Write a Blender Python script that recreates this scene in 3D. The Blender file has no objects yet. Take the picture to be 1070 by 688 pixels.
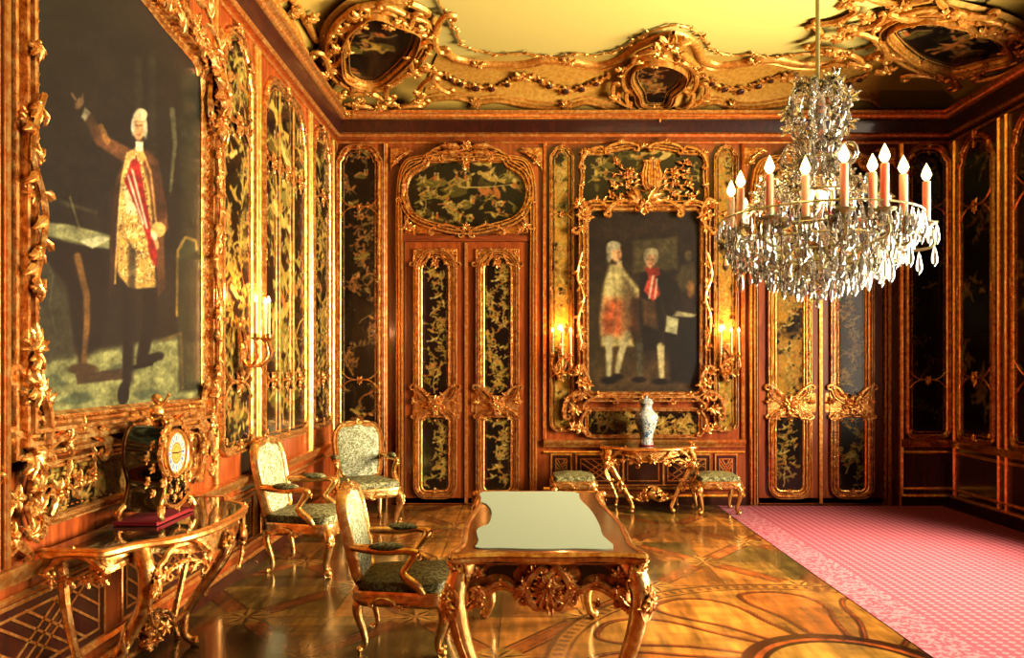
import bpy, bmesh, math, random
import numpy as np
from mathutils import Vector, Matrix
random.seed(7)
PI = math.pi
# camera model (pixels of the 1070 x 688 frame)
FL, CX, CY, EYE = 800.0, 545.0, 385.0, 1.55
XL, XR, YB, YF = -2.12, 4.88, 8.7, -2.0          # side walls, back wall, wall behind the camera
ZC0, ZC1, CV = 4.43, 4.78, 0.80                   # cornice top, ceiling, cove depth
C = bpy.context.scene.collection

# ------------------------------------------------------------------ materials
def srgb(c):
    return tuple((x / 12.92 if x <= 0.04045 else ((x + 0.055) / 1.055) ** 2.4) for x in (v / 255.0 for v in c))

class NT:
    def __init__(self, name):
        self.m = bpy.data.materials.new(name); self.m.use_nodes = True
        self.t = self.m.node_tree; self.b = self.t.nodes['Principled BSDF']
    def n(self, typ, **kw):
        nd = self.t.nodes.new(typ)
        for k, v in kw.items():
            if k in nd.inputs: nd.inputs[k].default_value = v
            else: setattr(nd, k, v)
        return nd
    def l(self, a, b): self.t.links.new(a, b)
    def set(self, **kw):
        for k, v in kw.items():
            self.b.inputs[k.replace('_', ' ')].default_value = v
        return self
    def coords(self, scale=(1, 1, 1), kind='Object'):
        tc = self.n('ShaderNodeTexCoord'); mp = self.n('ShaderNodeMapping')
        mp.inputs['Scale'].default_value = scale
        self.l(tc.outputs[kind], mp.inputs['Vector']); return mp.outputs['Vector']
    def world(self, scale=(1, 1, 1)):
        g = self.n('ShaderNodeNewGeometry'); mp = self.n('ShaderNodeMapping')
        mp.inputs['Scale'].default_value = scale
        self.l(g.outputs['Position'], mp.inputs['Vector']); return mp.outputs['Vector']
    def noise(self, vec, scale, detail=3, rough=0.5, dist=0.0):
        nd = self.n('ShaderNodeTexNoise'); nd.inputs['Scale'].default_value = scale
        nd.inputs['Detail'].default_value = detail; nd.inputs['Roughness'].default_value = rough
        nd.inputs['Distortion'].default_value = dist
        self.l(vec, nd.inputs['Vector']); return nd.outputs['Fac']
    def ramp(self, fac, stops, interp='LINEAR'):
        nd = self.n('ShaderNodeValToRGB'); cr = nd.color_ramp; cr.interpolation = interp
        while len(cr.elements) < len(stops): cr.elements.new(0.5)
        for e, (p, c) in zip(cr.elements, stops):
            e.position = p; e.color = (*srgb(c), 1)
        self.l(fac, nd.inputs['Fac']); return nd.outputs['Color']
    def bump(self, fac, strength, dist=0.01):
        nd = self.n('ShaderNodeBump'); nd.inputs['Strength'].default_value = strength
        nd.inputs['Distance'].default_value = dist
        self.l(fac, nd.inputs['Height']); self.l(nd.outputs['Normal'], self.b.inputs['Normal'])
    def color(self, sock): self.l(sock, self.b.inputs['Base Color'])

def mat_gold(name, a, b, rough=0.3, bscale=70, bstr=0.3, metal=0.78, pat=(.92, .88, .84)):
    t = NT(name); v = t.world()
    f = t.noise(v, 26, 4, 0.6)
    t.color(t.ramp(f, [(0.30, tuple(int(x * k) for x, k in zip(a, pat))), (0.46, a), (0.64, b)]))
    t.set(Metallic=metal, Roughness=rough)
    t.bump(t.noise(v, bscale, 4, 0.6), bstr, 0.01)
    return t.m
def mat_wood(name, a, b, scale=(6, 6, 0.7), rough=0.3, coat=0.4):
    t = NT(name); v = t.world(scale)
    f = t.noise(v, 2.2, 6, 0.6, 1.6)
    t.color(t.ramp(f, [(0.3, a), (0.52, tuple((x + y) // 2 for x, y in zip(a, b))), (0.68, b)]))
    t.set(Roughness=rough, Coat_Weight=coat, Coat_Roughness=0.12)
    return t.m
def mat_vcol(name, rough=0.35, coat=0.0, spec=0.5, bump=0.0):
    t = NT(name); a = t.n('ShaderNodeVertexColor'); a.layer_name = 'Col'
    t.color(a.outputs['Color']); t.set(Roughness=rough, Coat_Weight=coat, Coat_Roughness=0.05)
    t.b.inputs['Specular IOR Level'].default_value = spec
    if bump: t.bump(t.noise(t.world(), 40, 4), bump, 0.004)
    return t.m
def mat_plain(name, c, rough=0.5, metal=0.0, **kw):
    t = NT(name); t.b.inputs['Base Color'].default_value = (*srgb(c), 1)
    t.set(Roughness=rough, Metallic=metal, **kw); return t.m
def mat_emit(name, c, s):
    t = NT(name); t.b.inputs['Base Color'].default_value = (*srgb(c), 1)
    t.b.inputs['Emission Color'].default_value = (*srgb(c), 1); t.b.inputs['Emission Strength'].default_value = s
    return t.m

M = {}
M['gold'] = mat_gold('gilt_carving', (212, 134, 60), (255, 204, 122), 0.27, pat=(.70, .60, .5))
M['gold_line'] = mat_gold('gilt_moulding', (234, 146, 66), (255, 200, 114), 0.30, 25, 0.12)
M['gold_chair'] = mat_gold('gilt_chair_wood', (220, 158, 78), (255, 214, 140), 0.25, 60, 0.2)
M['stucco'] = mat_gold('gilt_stucco', (216, 136, 46), (250, 186, 88), 0.38, 40, 0.25, 0.45)
M['stucco_band'] = mat_gold('ochre_stucco', (224, 158, 56), (240, 180, 76), 0.55, 20, 0.15, 0.15)
M['wood'] = mat_wood('walnut_panelling', (130, 50, 16), (204, 96, 36))
M['wood_dark'] = mat_wood('dark_and_shaded_walnut', (38, 14, 8), (78, 28, 14))  # real dark wood on trims; on wall_right it stands in for shade
M['wood_h'] = mat_wood('walnut_rail', (110, 42, 16), (176, 80, 32), (0.8, 0.8, 6))
M['veneer'] = mat_wood('desk_veneer', (104, 52, 20), (188, 112, 50), (3, 12, 3), 0.16, 0.8)
M['apron_wood'] = mat_gold('gilded_walnut', (150, 84, 30), (222, 142, 60), 0.3, 30, 0.15, 0.5)
M['black'] = mat_plain('black_lacquer', (16, 11, 8), 0.12, Coat_Weight=0.6)
M['lacquer'] = mat_vcol('painted_lacquer', 0.2, 0.15, 0.35)
M['canvas'] = mat_vcol('oil_canvas', 0.5, 0.0, 0.25, 0.15)
M['parquet'] = mat_vcol('marquetry_parquet', 0.19, 0.15, 0.42, 0.03)
M['ceiling'] = mat_plain('yellow_ceiling_paint', (234, 206, 108), 0.85)
M['cove'] = mat_plain('olive_yellow_cove_paint', (214, 170, 70), 0.8)
M['velvet'] = mat_plain('red_velvet', (150, 14, 22), 0.8)
M['felt'] = mat_plain('cream_felt', (192, 200, 160), 0.8)
M['candle'] = mat_plain('candle_wax', (255, 226, 176), 0.5, Subsurface_Weight=1.0, Subsurface_Scale=0.06)
M['flame'] = mat_emit('candle_flame', (255, 206, 130), 7.0)
M['rod'] = mat_plain('chandelier_rod_metal', (186, 180, 130), 0.35, 0.7)
t = NT('cut_crystal'); t.set(Roughness=0.02, Transmission_Weight=0.80, IOR=1.5, Coat_Weight=0.5)
t.b.inputs['Base Color'].default_value = (1, 0.91, 0.76, 1); M['crystal'] = t.m
t = NT('window_glass'); t.set(Roughness=0.0, Transmission_Weight=1.0, IOR=1.01); t.b.inputs['Base Color'].default_value = (1, 1, 1, 1); M['glass'] = t.m
# brocade
def mat_brocade(name, base, fig, sc=34):
    t = NT(name); v = t.coords()
    n1 = t.noise(v, sc, 2, 0.5, 2.4)
    t.color(t.ramp(n1, [(0.40, base), (0.46, fig), (0.54, fig), (0.60, base)]))
    t.set(Roughness=0.6); t.bump(n1, 0.2, 0.003); return t.m
M['brocade'] = mat_brocade('cream_green_brocade', (236, 230, 184), (122, 124, 62), 20)
M['brocade_shade'] = mat_brocade('shaded_seat_brocade', (196, 186, 120), (84, 76, 30), 15)  # same fabric as the backs, shade on the seats put into darker colours
# carpet: pink with rows of small pale diamonds and a mottled border
t = NT('pink_carpet'); v = t.world(); sp = t.n('ShaderNodeSeparateXYZ'); t.l(v, sp.inputs[0])
def mth(op, a, b=None):
    nd = t.n('ShaderNodeMath'); nd.operation = op
    for i, x in enumerate((a, b)):
        if x is None: continue
        if isinstance(x, (int, float)): nd.inputs[i].default_value = x
        else: t.l(x, nd.inputs[i])
    return nd.outputs[0]
X_, Y_ = sp.outputs[0], sp.outputs[1]
def tri(s, per): return mth('ABSOLUTE', mth('SUBTRACT', mth('FRACT', mth('DIVIDE', s, per)), 0.5))
dm = mth('ADD', tri(X_, 0.070), mth('MULTIPLY', tri(Y_, 0.055), 0.8))
dots = mth('LESS_THAN', dm, 0.33)
fine = t.noise(v, 26, 3, 0.7)
border = mth('LESS_THAN', X_, 2.50)
inb = mth('MULTIPLY', border, mth('GREATER_THAN', fine, 0.5))
sel = mth('MAXIMUM', mth('MULTIPLY', dots, mth('SUBTRACT', 1.0, border)), inb)
mx = t.n('ShaderNodeMix'); mx.data_type = 'RGBA'; t.l(sel, mx.inputs[0])
mx.inputs[6].default_value = (*srgb((168, 62, 76)), 1); mx.inputs[7].default_value = (*srgb((200, 120, 124)), 1)
t.color(mx.outputs[2]); t.set(Roughness=0.95); t.bump(t.noise(v, 220, 2), 0.4, 0.004); M['carpet'] = t.m
# porcelain
t = NT('painted_porcelain'); v = t.coords()
n1 = t.noise(v, 22, 3, 0.6, 1.2)
t.color(t.ramp(n1, [(0.40, (72, 104, 140)), (0.45, (222, 224, 206)), (0.56, (226, 226, 208)), (0.60, (184, 84, 44)), (0.66, (96, 128, 110))]))
t.set(Roughness=0.1, Coat_Weight=0.6); M['porcelain'] = t.m
t = NT('mottled_marble'); v = t.world()
n1 = t.noise(v, 6, 5, 0.7, 2.0)
t.color(t.ramp(n1, [(0.4, (34, 24, 16)), (0.55, (72, 58, 30)), (0.66, (130, 118, 66))]))
t.set(Roughness=0.08, Coat_Weight=0.6); M['marble'] = t.m

# ------------------------------------------------------------------ frames and mesh builder
class Fr:
    """a plane in the room: origin O, axes U (along), V (up), N (out of the surface)"""
    def __init__(s, O, U, V, N):
        s.O, s.U, s.V, s.N = Vector(O), Vector(U).normalized(), Vector(V).normalized(), Vector(N).normalized()
    def __call__(s, u, v, n=0.0): return s.O + s.U * u + s.V * v + s.N * n
    def px(s, x, y, n=0.0):
        d = Vector(((x - CX) / FL, 1.0, (CY - y) / FL)); o = Vector((0, 0, EYE))
        O = s.O + s.N * n
        k = (O - o).dot(s.N) / d.dot(s.N); p = o + d * k - s.O
        return (p.dot(s.U), p.dot(s.V))
    def pxs(s, L): return [s.px(*p) for p in L]
BACK = Fr((0, YB, 0), (1, 0, 0), (0, 0, 1), (0, -1, 0))
LEFT = Fr((XL, 0, 0), (0, 1, 0), (0, 0, 1), (1, 0, 0))
RIGHT = Fr((XR, 0, 0), (0, 1, 0), (0, 0, 1), (-1, 0, 0))
FLOOR = Fr((0, 0, 0), (1, 0, 0), (0, 1, 0), (0, 0, 1))
ID = lambda u, v, n=0.0: Vector((u, v, n))
Lc = 40
def cove_tab():
    T = []; s = 0; px, pz = 0, ZC0
    for i in range(Lc + 1):
        th = i / Lc * PI / 2; x = CV * (1 - math.cos(th)); z = ZC0 + (ZC1 - ZC0) * math.sin(th)
        s += math.hypot(x - px, z - pz); px, pz = x, z; T.append((s, x, z))
    return T
CT = cove_tab(); CLEN = CT[-1][0]
def cove_at(s):
    if s <= 0: return (0, ZC0 + s, (1, 0))
    if s >= CLEN: return (CV + s - CLEN, ZC1, (0, -1))
    for i in range(Lc):
        if CT[i + 1][0] >= s:
            a, b = CT[i], CT[i + 1]; k = (s - a[0]) / (b[0] - a[0]); tx, tz = b[1] - a[1], b[2] - a[2]
            l = math.hypot(tx, tz); return (a[1] + (b[1] - a[1]) * k, a[2] + (b[2] - a[2]) * k, (tz / l, -tx / l))
class Cove:
    def __init__(s, side): s.side = side
    def __call__(s, u, v, n=0.0):
        off, z, (nx, nz) = cove_at(v); off += nx * n; z += nz * n
        if s.side == 'back': return Vector((u, YB - off, z))
        if s.side == 'left': return Vector((XL + off, u, z))
        return Vector((XR - off, u, z))
    def px(s, x, y, n=0.03):
        lo, hi = 0.0, CLEN + 3.0
        for _ in range(40):
            m = (lo + hi) / 2; off, z, (nx, nz) = cove_at(m); off += nx * n; z += nz * n
            if s.side == 'back': yy = CY - FL * (z - EYE) / (YB - off); up = yy > y
            else: up = (CX - x) / max(CY - y, 1) < -(XL + off) / (z - EYE)
            if up: lo = m
            else: hi = m
        off, z, _ = cove_at(lo)
        if s.side == 'back': return ((x - CX) * (YB - off) / FL, lo)
        return (FL * (z - EYE) / max(CY - y, 1), lo)
    def pxs(s, L): return [s.px(*p) for p in L]
CB, CLF, CRT = Cove('back'), Cove('left'), Cove('right')

KCL = [0.62]
class MB:
    def __init__(s, F=ID): s.v, s.f, s.F, s.mi = [], [], F, []
    def add(s, vs, fs, mi=0):
        b = len(s.v); s.v += [s.F(*p) if len(p) == 3 else s.F(p[0], p[1], 0) for p in vs]
        s.f += [tuple(i + b for i in f) for f in fs]; s.mi += [mi] * len(fs); return s
    def merge(s, o): b = len(s.v); s.v += o.v; s.f += [tuple(i + b for i in f) for f in o.f]; s.mi += o.mi; return s
    def box(s, a, b, mi=0):
        x0, y0, z0 = a; x1, y1, z1 = b
        return s.add([(x0, y0, z0), (x1, y0, z0), (x1, y1, z0), (x0, y1, z0), (x0, y0, z1), (x1, y0, z1), (x1, y1, z1), (x0, y1, z1)],
                     [(0, 3, 2, 1), (4, 5, 6, 7), (0, 1, 5, 4), (1, 2, 6, 5), (2, 3, 7, 6), (3, 0, 4, 7)], mi)
    def tube(s, P, R, seg=6, closed=False, flat=1.0):
        P = [Vector(p) for p in P]; n = len(P)
        if not hasattr(R, '__len__'): R = [R] * n
        vs, fs = [], []; ref = None
        for i in range(n):
            a = P[(i - 1) % n] if (closed or i > 0) else P[i]; b = P[(i + 1) % n] if (closed or i < n - 1) else P[i]
            t_ = (b - a)
            t_ = t_.normalized() if t_.length > 1e-9 else Vector((0, 0, 1))
            if ref is None: ref = Vector((0, 0, 1)) if abs(t_.z) < 0.8 else Vector((1, 0, 0))
            x = t_.cross(ref)
            if x.length < 1e-6: x = t_.orthogonal()
            x.normalize(); y = x.cross(t_).normalized(); ref = y
            for k in range(seg):
                an = 2 * PI * k / seg; vs.append(tuple(P[i] + (x * math.cos(an) + y * math.sin(an) * flat) * R[i]))
        for i in range(n if closed else n - 1):
            j = (i + 1) % n
            for k in range(seg):
                l = (k + 1) % seg; fs.append((i * seg + k, i * seg + l, j * seg + l, j * seg + k))
        if not closed:
            fs.append(tuple(reversed(range(seg)))); fs.append(tuple((n - 1) * seg + k for k in range(seg)))
        return s.add(vs, fs)
    def lathe(s, prof, seg=16, c=(0, 0), zs=1.0):
        vs, fs = [], []; n = len(prof)
        for r, z in prof:
            for k in range(seg):
                a = 2 * PI * k / seg; vs.append((c[0] + r * math.cos(a), c[1] + r * math.sin(a), z))
        for i in range(n - 1):
            for k in range(seg):
                l = (k + 1) % seg; fs.append((i * seg + k, i * seg + l, (i + 1) * seg + l, (i + 1) * seg + k))
        fs.append(tuple(reversed(range(seg)))); fs.append(tuple((n - 1) * seg + k for k in range(seg)))
        return s.add(vs, fs)
    def ball(s, p, r, seg=8, rings=5, sc=(1, 1, 1)):
        vs, fs = [], []
        for i in range(rings + 1):
            th = PI * i / rings
            for k in range(seg):
                a = 2 * PI * k / seg
                vs.append((p[0] + sc[0] * r * math.sin(th) * math.cos(a), p[1] + sc[1] * r * math.sin(th) * math.sin(a), p[2] - sc[2] * r * math.cos(th)))
        for i in range(rings):
            for k in range(seg):
                l = (k + 1) % seg; fs.append((i * seg + k, i * seg + l, (i + 1) * seg + l, (i + 1) * seg + k))
        return s.add(vs, fs)
    def sweep(s, path, prof, closed=True, h=0.0):
        """profile (d outward, height) carried along a 2D path in the frame plane"""
        n = len(path)
        if closed and sum(path[i][0] * path[(i + 1) % n][1] - path[(i + 1) % n][0] * path[i][1] for i in range(n)) < 0: path = path[::-1]
        vs, fs = [], []; m = len(prof)
        for i in range(n):
            p = path[i]; a = path[(i - 1) % n] if (closed or i > 0) else p; b = path[(i + 1) % n] if (closed or i < n - 1) else p
            d1 = (p[0] - a[0], p[1] - a[1]); d2 = (b[0] - p[0], b[1] - p[1])
            l1 = math.hypot(*d1) or 1; l2 = math.hypot(*d2) or 1
            if l1 == 1 and d1 == (0, 0): d1, l1 = d2, l2
            if d2 == (0, 0): d2, l2 = d1, l1
            n1 = (d1[1] / l1, -d1[0] / l1); n2 = (d2[1] / l2, -d2[0] / l2)
            nx, ny = n1[0] + n2[0], n1[1] + n2[1]; q = math.hypot(nx, ny) or 1; nx, ny = nx / q, ny / q
            k = 1 / max(0.5, nx * n1[0] + ny * n1[1])
            for d, z in prof: vs.append((p[0] + nx * d * k, p[1] + ny * d * k, h + z))
        for i in range(n if closed else n - 1):
            j = (i + 1) % n
            for k in range(m - 1): fs.append((i * m + k, j * m + k, j * m + k + 1, i * m + k + 1))
        if not closed: fs += [tuple(range(m)), tuple(reversed(range((n - 1) * m, n * m)))]
        return s.add(vs, fs)
    def plate(s, path, h0, h1, mi=0):
        n = len(path)
        if sum(path[i][0] * path[(i + 1) % n][1] - path[(i + 1) % n][0] * path[i][1] for i in range(n)) < 0: path = path[::-1]
        vs = [(p[0], p[1], h0) for p in path] + [(p[0], p[1], h1) for p in path]
        fs = [tuple(reversed(range(n))), tuple(range(n, 2 * n))] + [(i, (i + 1) % n, n + (i + 1) % n, n + i) for i in range(n)]
        return s.add(vs, fs, mi)
    def cushion(s, path, h0, h1, dome=0.03, inset=0.05, rings=5):
        n = len(path); c = (sum(p[0] for p in path) / n, sum(p[1] for p in path) / n); vs, fs = [], []
        lv = [(1.0, h0), (1.02, h0 + (h1 - h0) * 0.5)]
        for i in range(rings):
            a = i / (rings - 1) * PI / 2; lv.append((1.0 - inset * (1 - math.cos(a)) * 2 - (0 if i < rings - 1 else 0), h1 - 0.012 + 0.012 * math.sin(a)))
        for q in (0.75, 0.5, 0.25, 0.02): lv.append((q * (1 - 2 * inset), h1 + dome * (1 - q * q)))
        for k, z in lv:
            for p in path: vs.append((c[0] + (p[0] - c[0]) * k, c[1] + (p[1] - c[1]) * k, z))
        for i in range(len(lv) - 1):
            for j in range(n): l = (j + 1) % n; fs.append((i * n + j, i * n + l, (i + 1) * n + l, (i + 1) * n + j))
        fs.append(tuple(reversed(range(n)))); fs.append(tuple((len(lv) - 1) * n + j for j in range(n)))
        return s.add(vs, fs)
    # ---- carving vocabulary, all in (u, v, height)
    def leaf(s, u, v, h, ang, L, W, H=None, curl=0.0, bend=0.0, seg=7):
        H = W * 0.45 if H is None else H; vs, fs = [], []
        x, y = u, v; a = ang
        for i in range(seg + 1):
            t_ = i / seg
            w = W * 0.5 * (math.sin(PI * min(1, t_ * 0.93 + 0.05)) ** 0.7) * (1 + 0.22 * math.cos(i * PI))
            if i == seg: w = W * 0.03
            z = h + H * math.sin(PI * (t_ * 0.85 + 0.1)) + curl * t_ * t_
            nx, ny = -math.sin(a), math.cos(a)
            vs += [(x + nx * w, y + ny * w, z - H * 0.55), (x + nx * w * 0.5, y + ny * w * 0.5, z + H * 0.1), (x, y, z - H * 0.1),
                   (x - nx * w * 0.5, y - ny * w * 0.5, z + H * 0.1), (x - nx * w, y - ny * w, z - H * 0.55)]
            x += math.cos(a) * L / seg; y += math.sin(a) * L / seg; a += bend / seg
        for i in range(seg):
            for k in range(4): fs.append((i * 5 + k, (i + 1) * 5 + k, (i + 1) * 5 + k + 1, i * 5 + k + 1))
        return s.add(vs, fs)
    def clump(s, u, v, h, ang, size, n=5, spread=1.9, rnd=0.15):
        size *= KCL[0]
        for i in range(n):
            k = (i / (n - 1) - 0.5) if n > 1 else 0
            a = ang + k * spread + random.uniform(-rnd, rnd)
            L = size * (1 - 0.9 * k * k) * random.uniform(0.85, 1.1)
            s.leaf(u, v, h, a, L, L * 0.42, H=L * 0.22, curl=L * 0.12, bend=k * 1.6)
        s.ball((u, v, h + size * 0.14), size * 0.15, 7, 4); return s
    def flower(s, u, v, h, r, n=6, a0=0.0):
        for i in range(n): s.leaf(u, v, h, a0 + 2 * PI * i / n, r, r * 0.62, H=r * 0.25, curl=r * 0.1, seg=4)
        s.ball((u, v, h + r * 0.25), r * 0.25, 6, 4); return s
    def cscroll(s, a, b, bulge, r, h=0.02, turns=0.9, leaf=True):
        """C-scroll between two points: fat in the middle, both ends rolled in"""
        ax, ay = a; bx, by = b; dx, dy = bx - ax, by - ay; L = math.hypot(dx, dy) or 1e-3; nx, ny = -dy / L, dx / L
        P, R = [], []; q = L * 0.13
        def spiral(cx, cy, a0, sgn, rr):
            return [(cx + math.cos(a0 + sgn * t_ * turns * 2 * PI) * rr * (1 - 0.75 * t_), cy + math.sin(a0 + sgn * t_ * turns * 2 * PI) * rr * (1 - 0.75 * t_)) for t_ in [i / 8 for i in range(9)]]
        sg = 1 if bulge > 0 else -1
        base = math.atan2(ny * sg, nx * sg)
        e1 = spiral(ax - nx * sg * q + dx / L * q * 0.3, ay - ny * sg * q + dy / L * q * 0.3, base, sg, q)[::-1]
        e2 = spiral(bx - nx * sg * q - dx / L * q * 0.3, by - ny * sg * q - dy / L * q * 0.3, base, -sg, q)
        mid = []
        for i in range(1, 8):
            t_ = i / 8; k = math.sin(PI * t_) * bulge; mid.append((ax + dx * t_ + nx * k, ay + dy * t_ + ny * k))
        pts = e1 + mid + e2; n = len(pts)
        for i, p in enumerate(pts):
            t_ = i / (n - 1); R.append(r * (0.35 + 0.65 * math.sin(PI * t_) ** 0.8)); P.append((p[0], p[1], h))
        s.tube(P, R, 6)
        if leaf:
            m = mid[3]; s.clump(m[0], m[1], h + r * 0.5, math.atan2(ny * sg, nx * sg), r * 4.2, 3, 1.6)
        return s
    def vine(s, path, r, h=0.02, leaf=0.05, step=0.06, flowers=0):
        s.tube([(p[0], p[1], h) for p in path], r, 5); acc = 0; k = 0
        for i in range(1, len(path)):
            a, b = path[i - 1], path[i]; d = math.hypot(b[0] - a[0], b[1] - a[1]); acc += d
            if acc >= step:
                acc = 0; k += 1; an = math.atan2(b[1] - a[1], b[0] - a[0]) + (0.9 if k % 2 else -0.9)
                s.leaf(b[0], b[1], h, an, leaf * random.uniform(0.7, 1.2), leaf * 0.45, bend=random.uniform(-.8, .8), seg=4)
                if flowers and k % flowers == 0: s.flower(b[0], b[1], h + r, leaf * 0.6, 5)
        return s
    def build(s, name, mat, parent=None, smooth=True, world=False, recalc=True):
        me = bpy.data.meshes.new(name)
        off = parent.matrix_basis.translation.copy() if (parent and world) else Vector((0, 0, 0))
        if world and parent and parent.parent: off = Vector(parent.parent.location) + Vector(parent.location)
        me.from_pydata([tuple(Vector(p) - off) for p in s.v], [], s.f)
        for m in (mat if isinstance(mat, (list, tuple)) else [mat]): me.materials.append(M[m] if isinstance(m, str) else m)
        if any(s.mi): me.polygons.foreach_set('material_index', s.mi)
        if recalc and len(s.f) < 60000:
            bm = bmesh.new(); bm.from_mesh(me); bmesh.ops.recalc_face_normals(bm, faces=bm.faces); bm.to_mesh(me); bm.free()
        if smooth:
            me.polygons.foreach_set('use_smooth', [True] * len(me.polygons))
            try: me.set_sharp_from_angle(angle=math.radians(50))
            except Exception: pass
        o = bpy.data.objects.new(name, me); C.objects.link(o)
        if parent: o.parent = parent
        return o

def cr(P, k=6, closed=False):
    n = len(P); out = []
    for i in range(n if closed else n - 1):
        p = [P[(i + j) % n] if closed else P[max(0, min(n - 1, i + j))] for j in (-1, 0, 1, 2)]
        for q in range(k):
            t_ = q / k
            out.append(tuple(0.5 * (2 * b + (c - a) * t_ + (2 * a - 5 * b + 4 * c - d) * t_ ** 2 + (3 * b - a - 3 * c + d) * t_ ** 3) for a, b, c, d in zip(*p)))
    if not closed: out.append(tuple(P[-1]))
    return out
def tag(o, label=None, cat=None, group=None, kind=None):
    if label: o['label'] = label
    if cat: o['category'] = cat
    if group: o['group'] = group
    if kind: o['kind'] = kind
    return o
def empty(name, loc, label=None, cat=None, group=None, kind=None, rz=0.0):
    o = bpy.data.objects.new(name, None); C.objects.link(o); o.location = loc; o.rotation_euler = (0, 0, rz)
    o.empty_display_size = 0.1
    return tag(o, label, cat, group, kind)
def copy_tree(o, parent=None):
    c = o.copy(); C.objects.link(c)
    if parent: c.parent = parent
    for ch in list(o.children): copy_tree(ch, c)
    return c

# ------------------------------------------------------------------ painted surfaces (vertex colours)
def vnoise(U, V, sc, seed=0):
    u, v = U * sc + seed * 17.3, V * sc + seed * 9.1
    iu, iv = np.floor(u), np.floor(v); fu, fv = u - iu, v - iv
    fu, fv = fu * fu * (3 - 2 * fu), fv * fv * (3 - 2 * fv)
    h = lambda a, b: np.modf(np.abs(np.sin(a * 127.1 + b * 311.7 + seed * 3.7) * 43758.5453))[0]
    return (h(iu, iv) * (1 - fu) + h(iu + 1, iv) * fu) * (1 - fv) + (h(iu, iv + 1) * (1 - fu) + h(iu + 1, iv + 1) * fu) * fv
def fbm(U, V, sc, seed=0): return 0.5 * vnoise(U, V, sc, seed) + 0.3 * vnoise(U, V, sc * 2.1, seed + 1) + 0.2 * vnoise(U, V, sc * 4.3, seed + 2)
class Paint:
    def __init__(s, U, V, bg, soft):
        s.U, s.V, s.soft = U, V, soft; s.c = np.empty(U.shape + (3,)); s.c[:] = np.array(bg, float)
    def mix(s, a, col, op=1.0):
        a = np.clip(a, 0, 1)[..., None] * op; s.c = s.c * (1 - a) + np.array(col, float) * a
    def ell(s, cu, cv, ru, rv, col, ang=0.0, op=1.0, soft=None):
        du, dv = s.U - cu, s.V - cv; ca, sa = math.cos(ang), math.sin(ang)
        d = np.sqrt(((du * ca + dv * sa) / ru) ** 2 + ((-du * sa + dv * ca) / rv) ** 2)
        s.mix(0.5 + (1 - d) * min(ru, rv) / (soft or s.soft), col, op)
    def ring(s, cu, cv, r, w, col, op=1.0):
        d = np.abs(np.hypot(s.U - cu, s.V - cv) - r); s.mix(0.5 + (w / 2 - d) / s.soft, col, op)
    def line(s, P, w, col, op=1.0, w1=None, soft=None):
        best = np.full(s.U.shape, -9.0); n = len(P) - 1
        for i in range(n):
            (a, b), (c, d) = P[i][:2], P[i + 1][:2]; ex, ey = c - a, d - b; L = ex * ex + ey * ey or 1e-9
            t_ = np.clip(((s.U - a) * ex + (s.V - b) * ey) / L, 0, 1)
            ww = w if w1 is None else w + (w1 - w) * ((i + t_) / n)
            best = np.maximum(best, ww / 2 - np.hypot(s.U - a - ex * t_, s.V - b - ey * t_))
        s.mix(0.5 + best / (soft or s.soft), col, op)
    def poly(s, P, col, op=1.0, soft=None):
        ins = np.zeros(s.U.shape, bool); dist = np.full(s.U.shape, 1e9); n = len(P)
        for i in range(n):
            (a, b), (c, d) = P[i], P[(i + 1) % n]; ex, ey = c - a, d - b; L = ex * ex + ey * ey or 1e-9
            t_ = np.clip(((s.U - a) * ex + (s.V - b) * ey) / L, 0, 1)
            dist = np.minimum(dist, np.hypot(s.U - a - ex * t_, s.V - b - ey * t_))
            if b != d: ins ^= ((b > s.V) != (d > s.V)) & (s.U < (c - a) * (s.V - b) / (d - b) + a)
        s.mix(0.5 + np.where(ins, dist, -dist) / (soft or s.soft), col, op)
    def speck(s, P, col, sc, thr, seed=0, op=.8):
        k = inside(s.U, s.V, P) * np.clip((fbm(s.U, s.V, sc, seed) - thr) * 8, 0, 1); s.mix(k, col, op)
    def texture(s, sc, amt, seed=0):
        k = 1 + amt * (fbm(s.U, s.V, sc, seed) - 0.5) * 2; s.c = s.c * k[..., None]
def inside(U, V, P):
    ins = np.zeros(U.shape, bool); n = len(P)
    for i in range(n):
        (a, b), (c, d) = P[i], P[(i + 1) % n]
        if b != d: ins ^= ((b > V) != (d > V)) & (U < (c - a) * (V - b) / (d - b) + a)
    return ins
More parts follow.
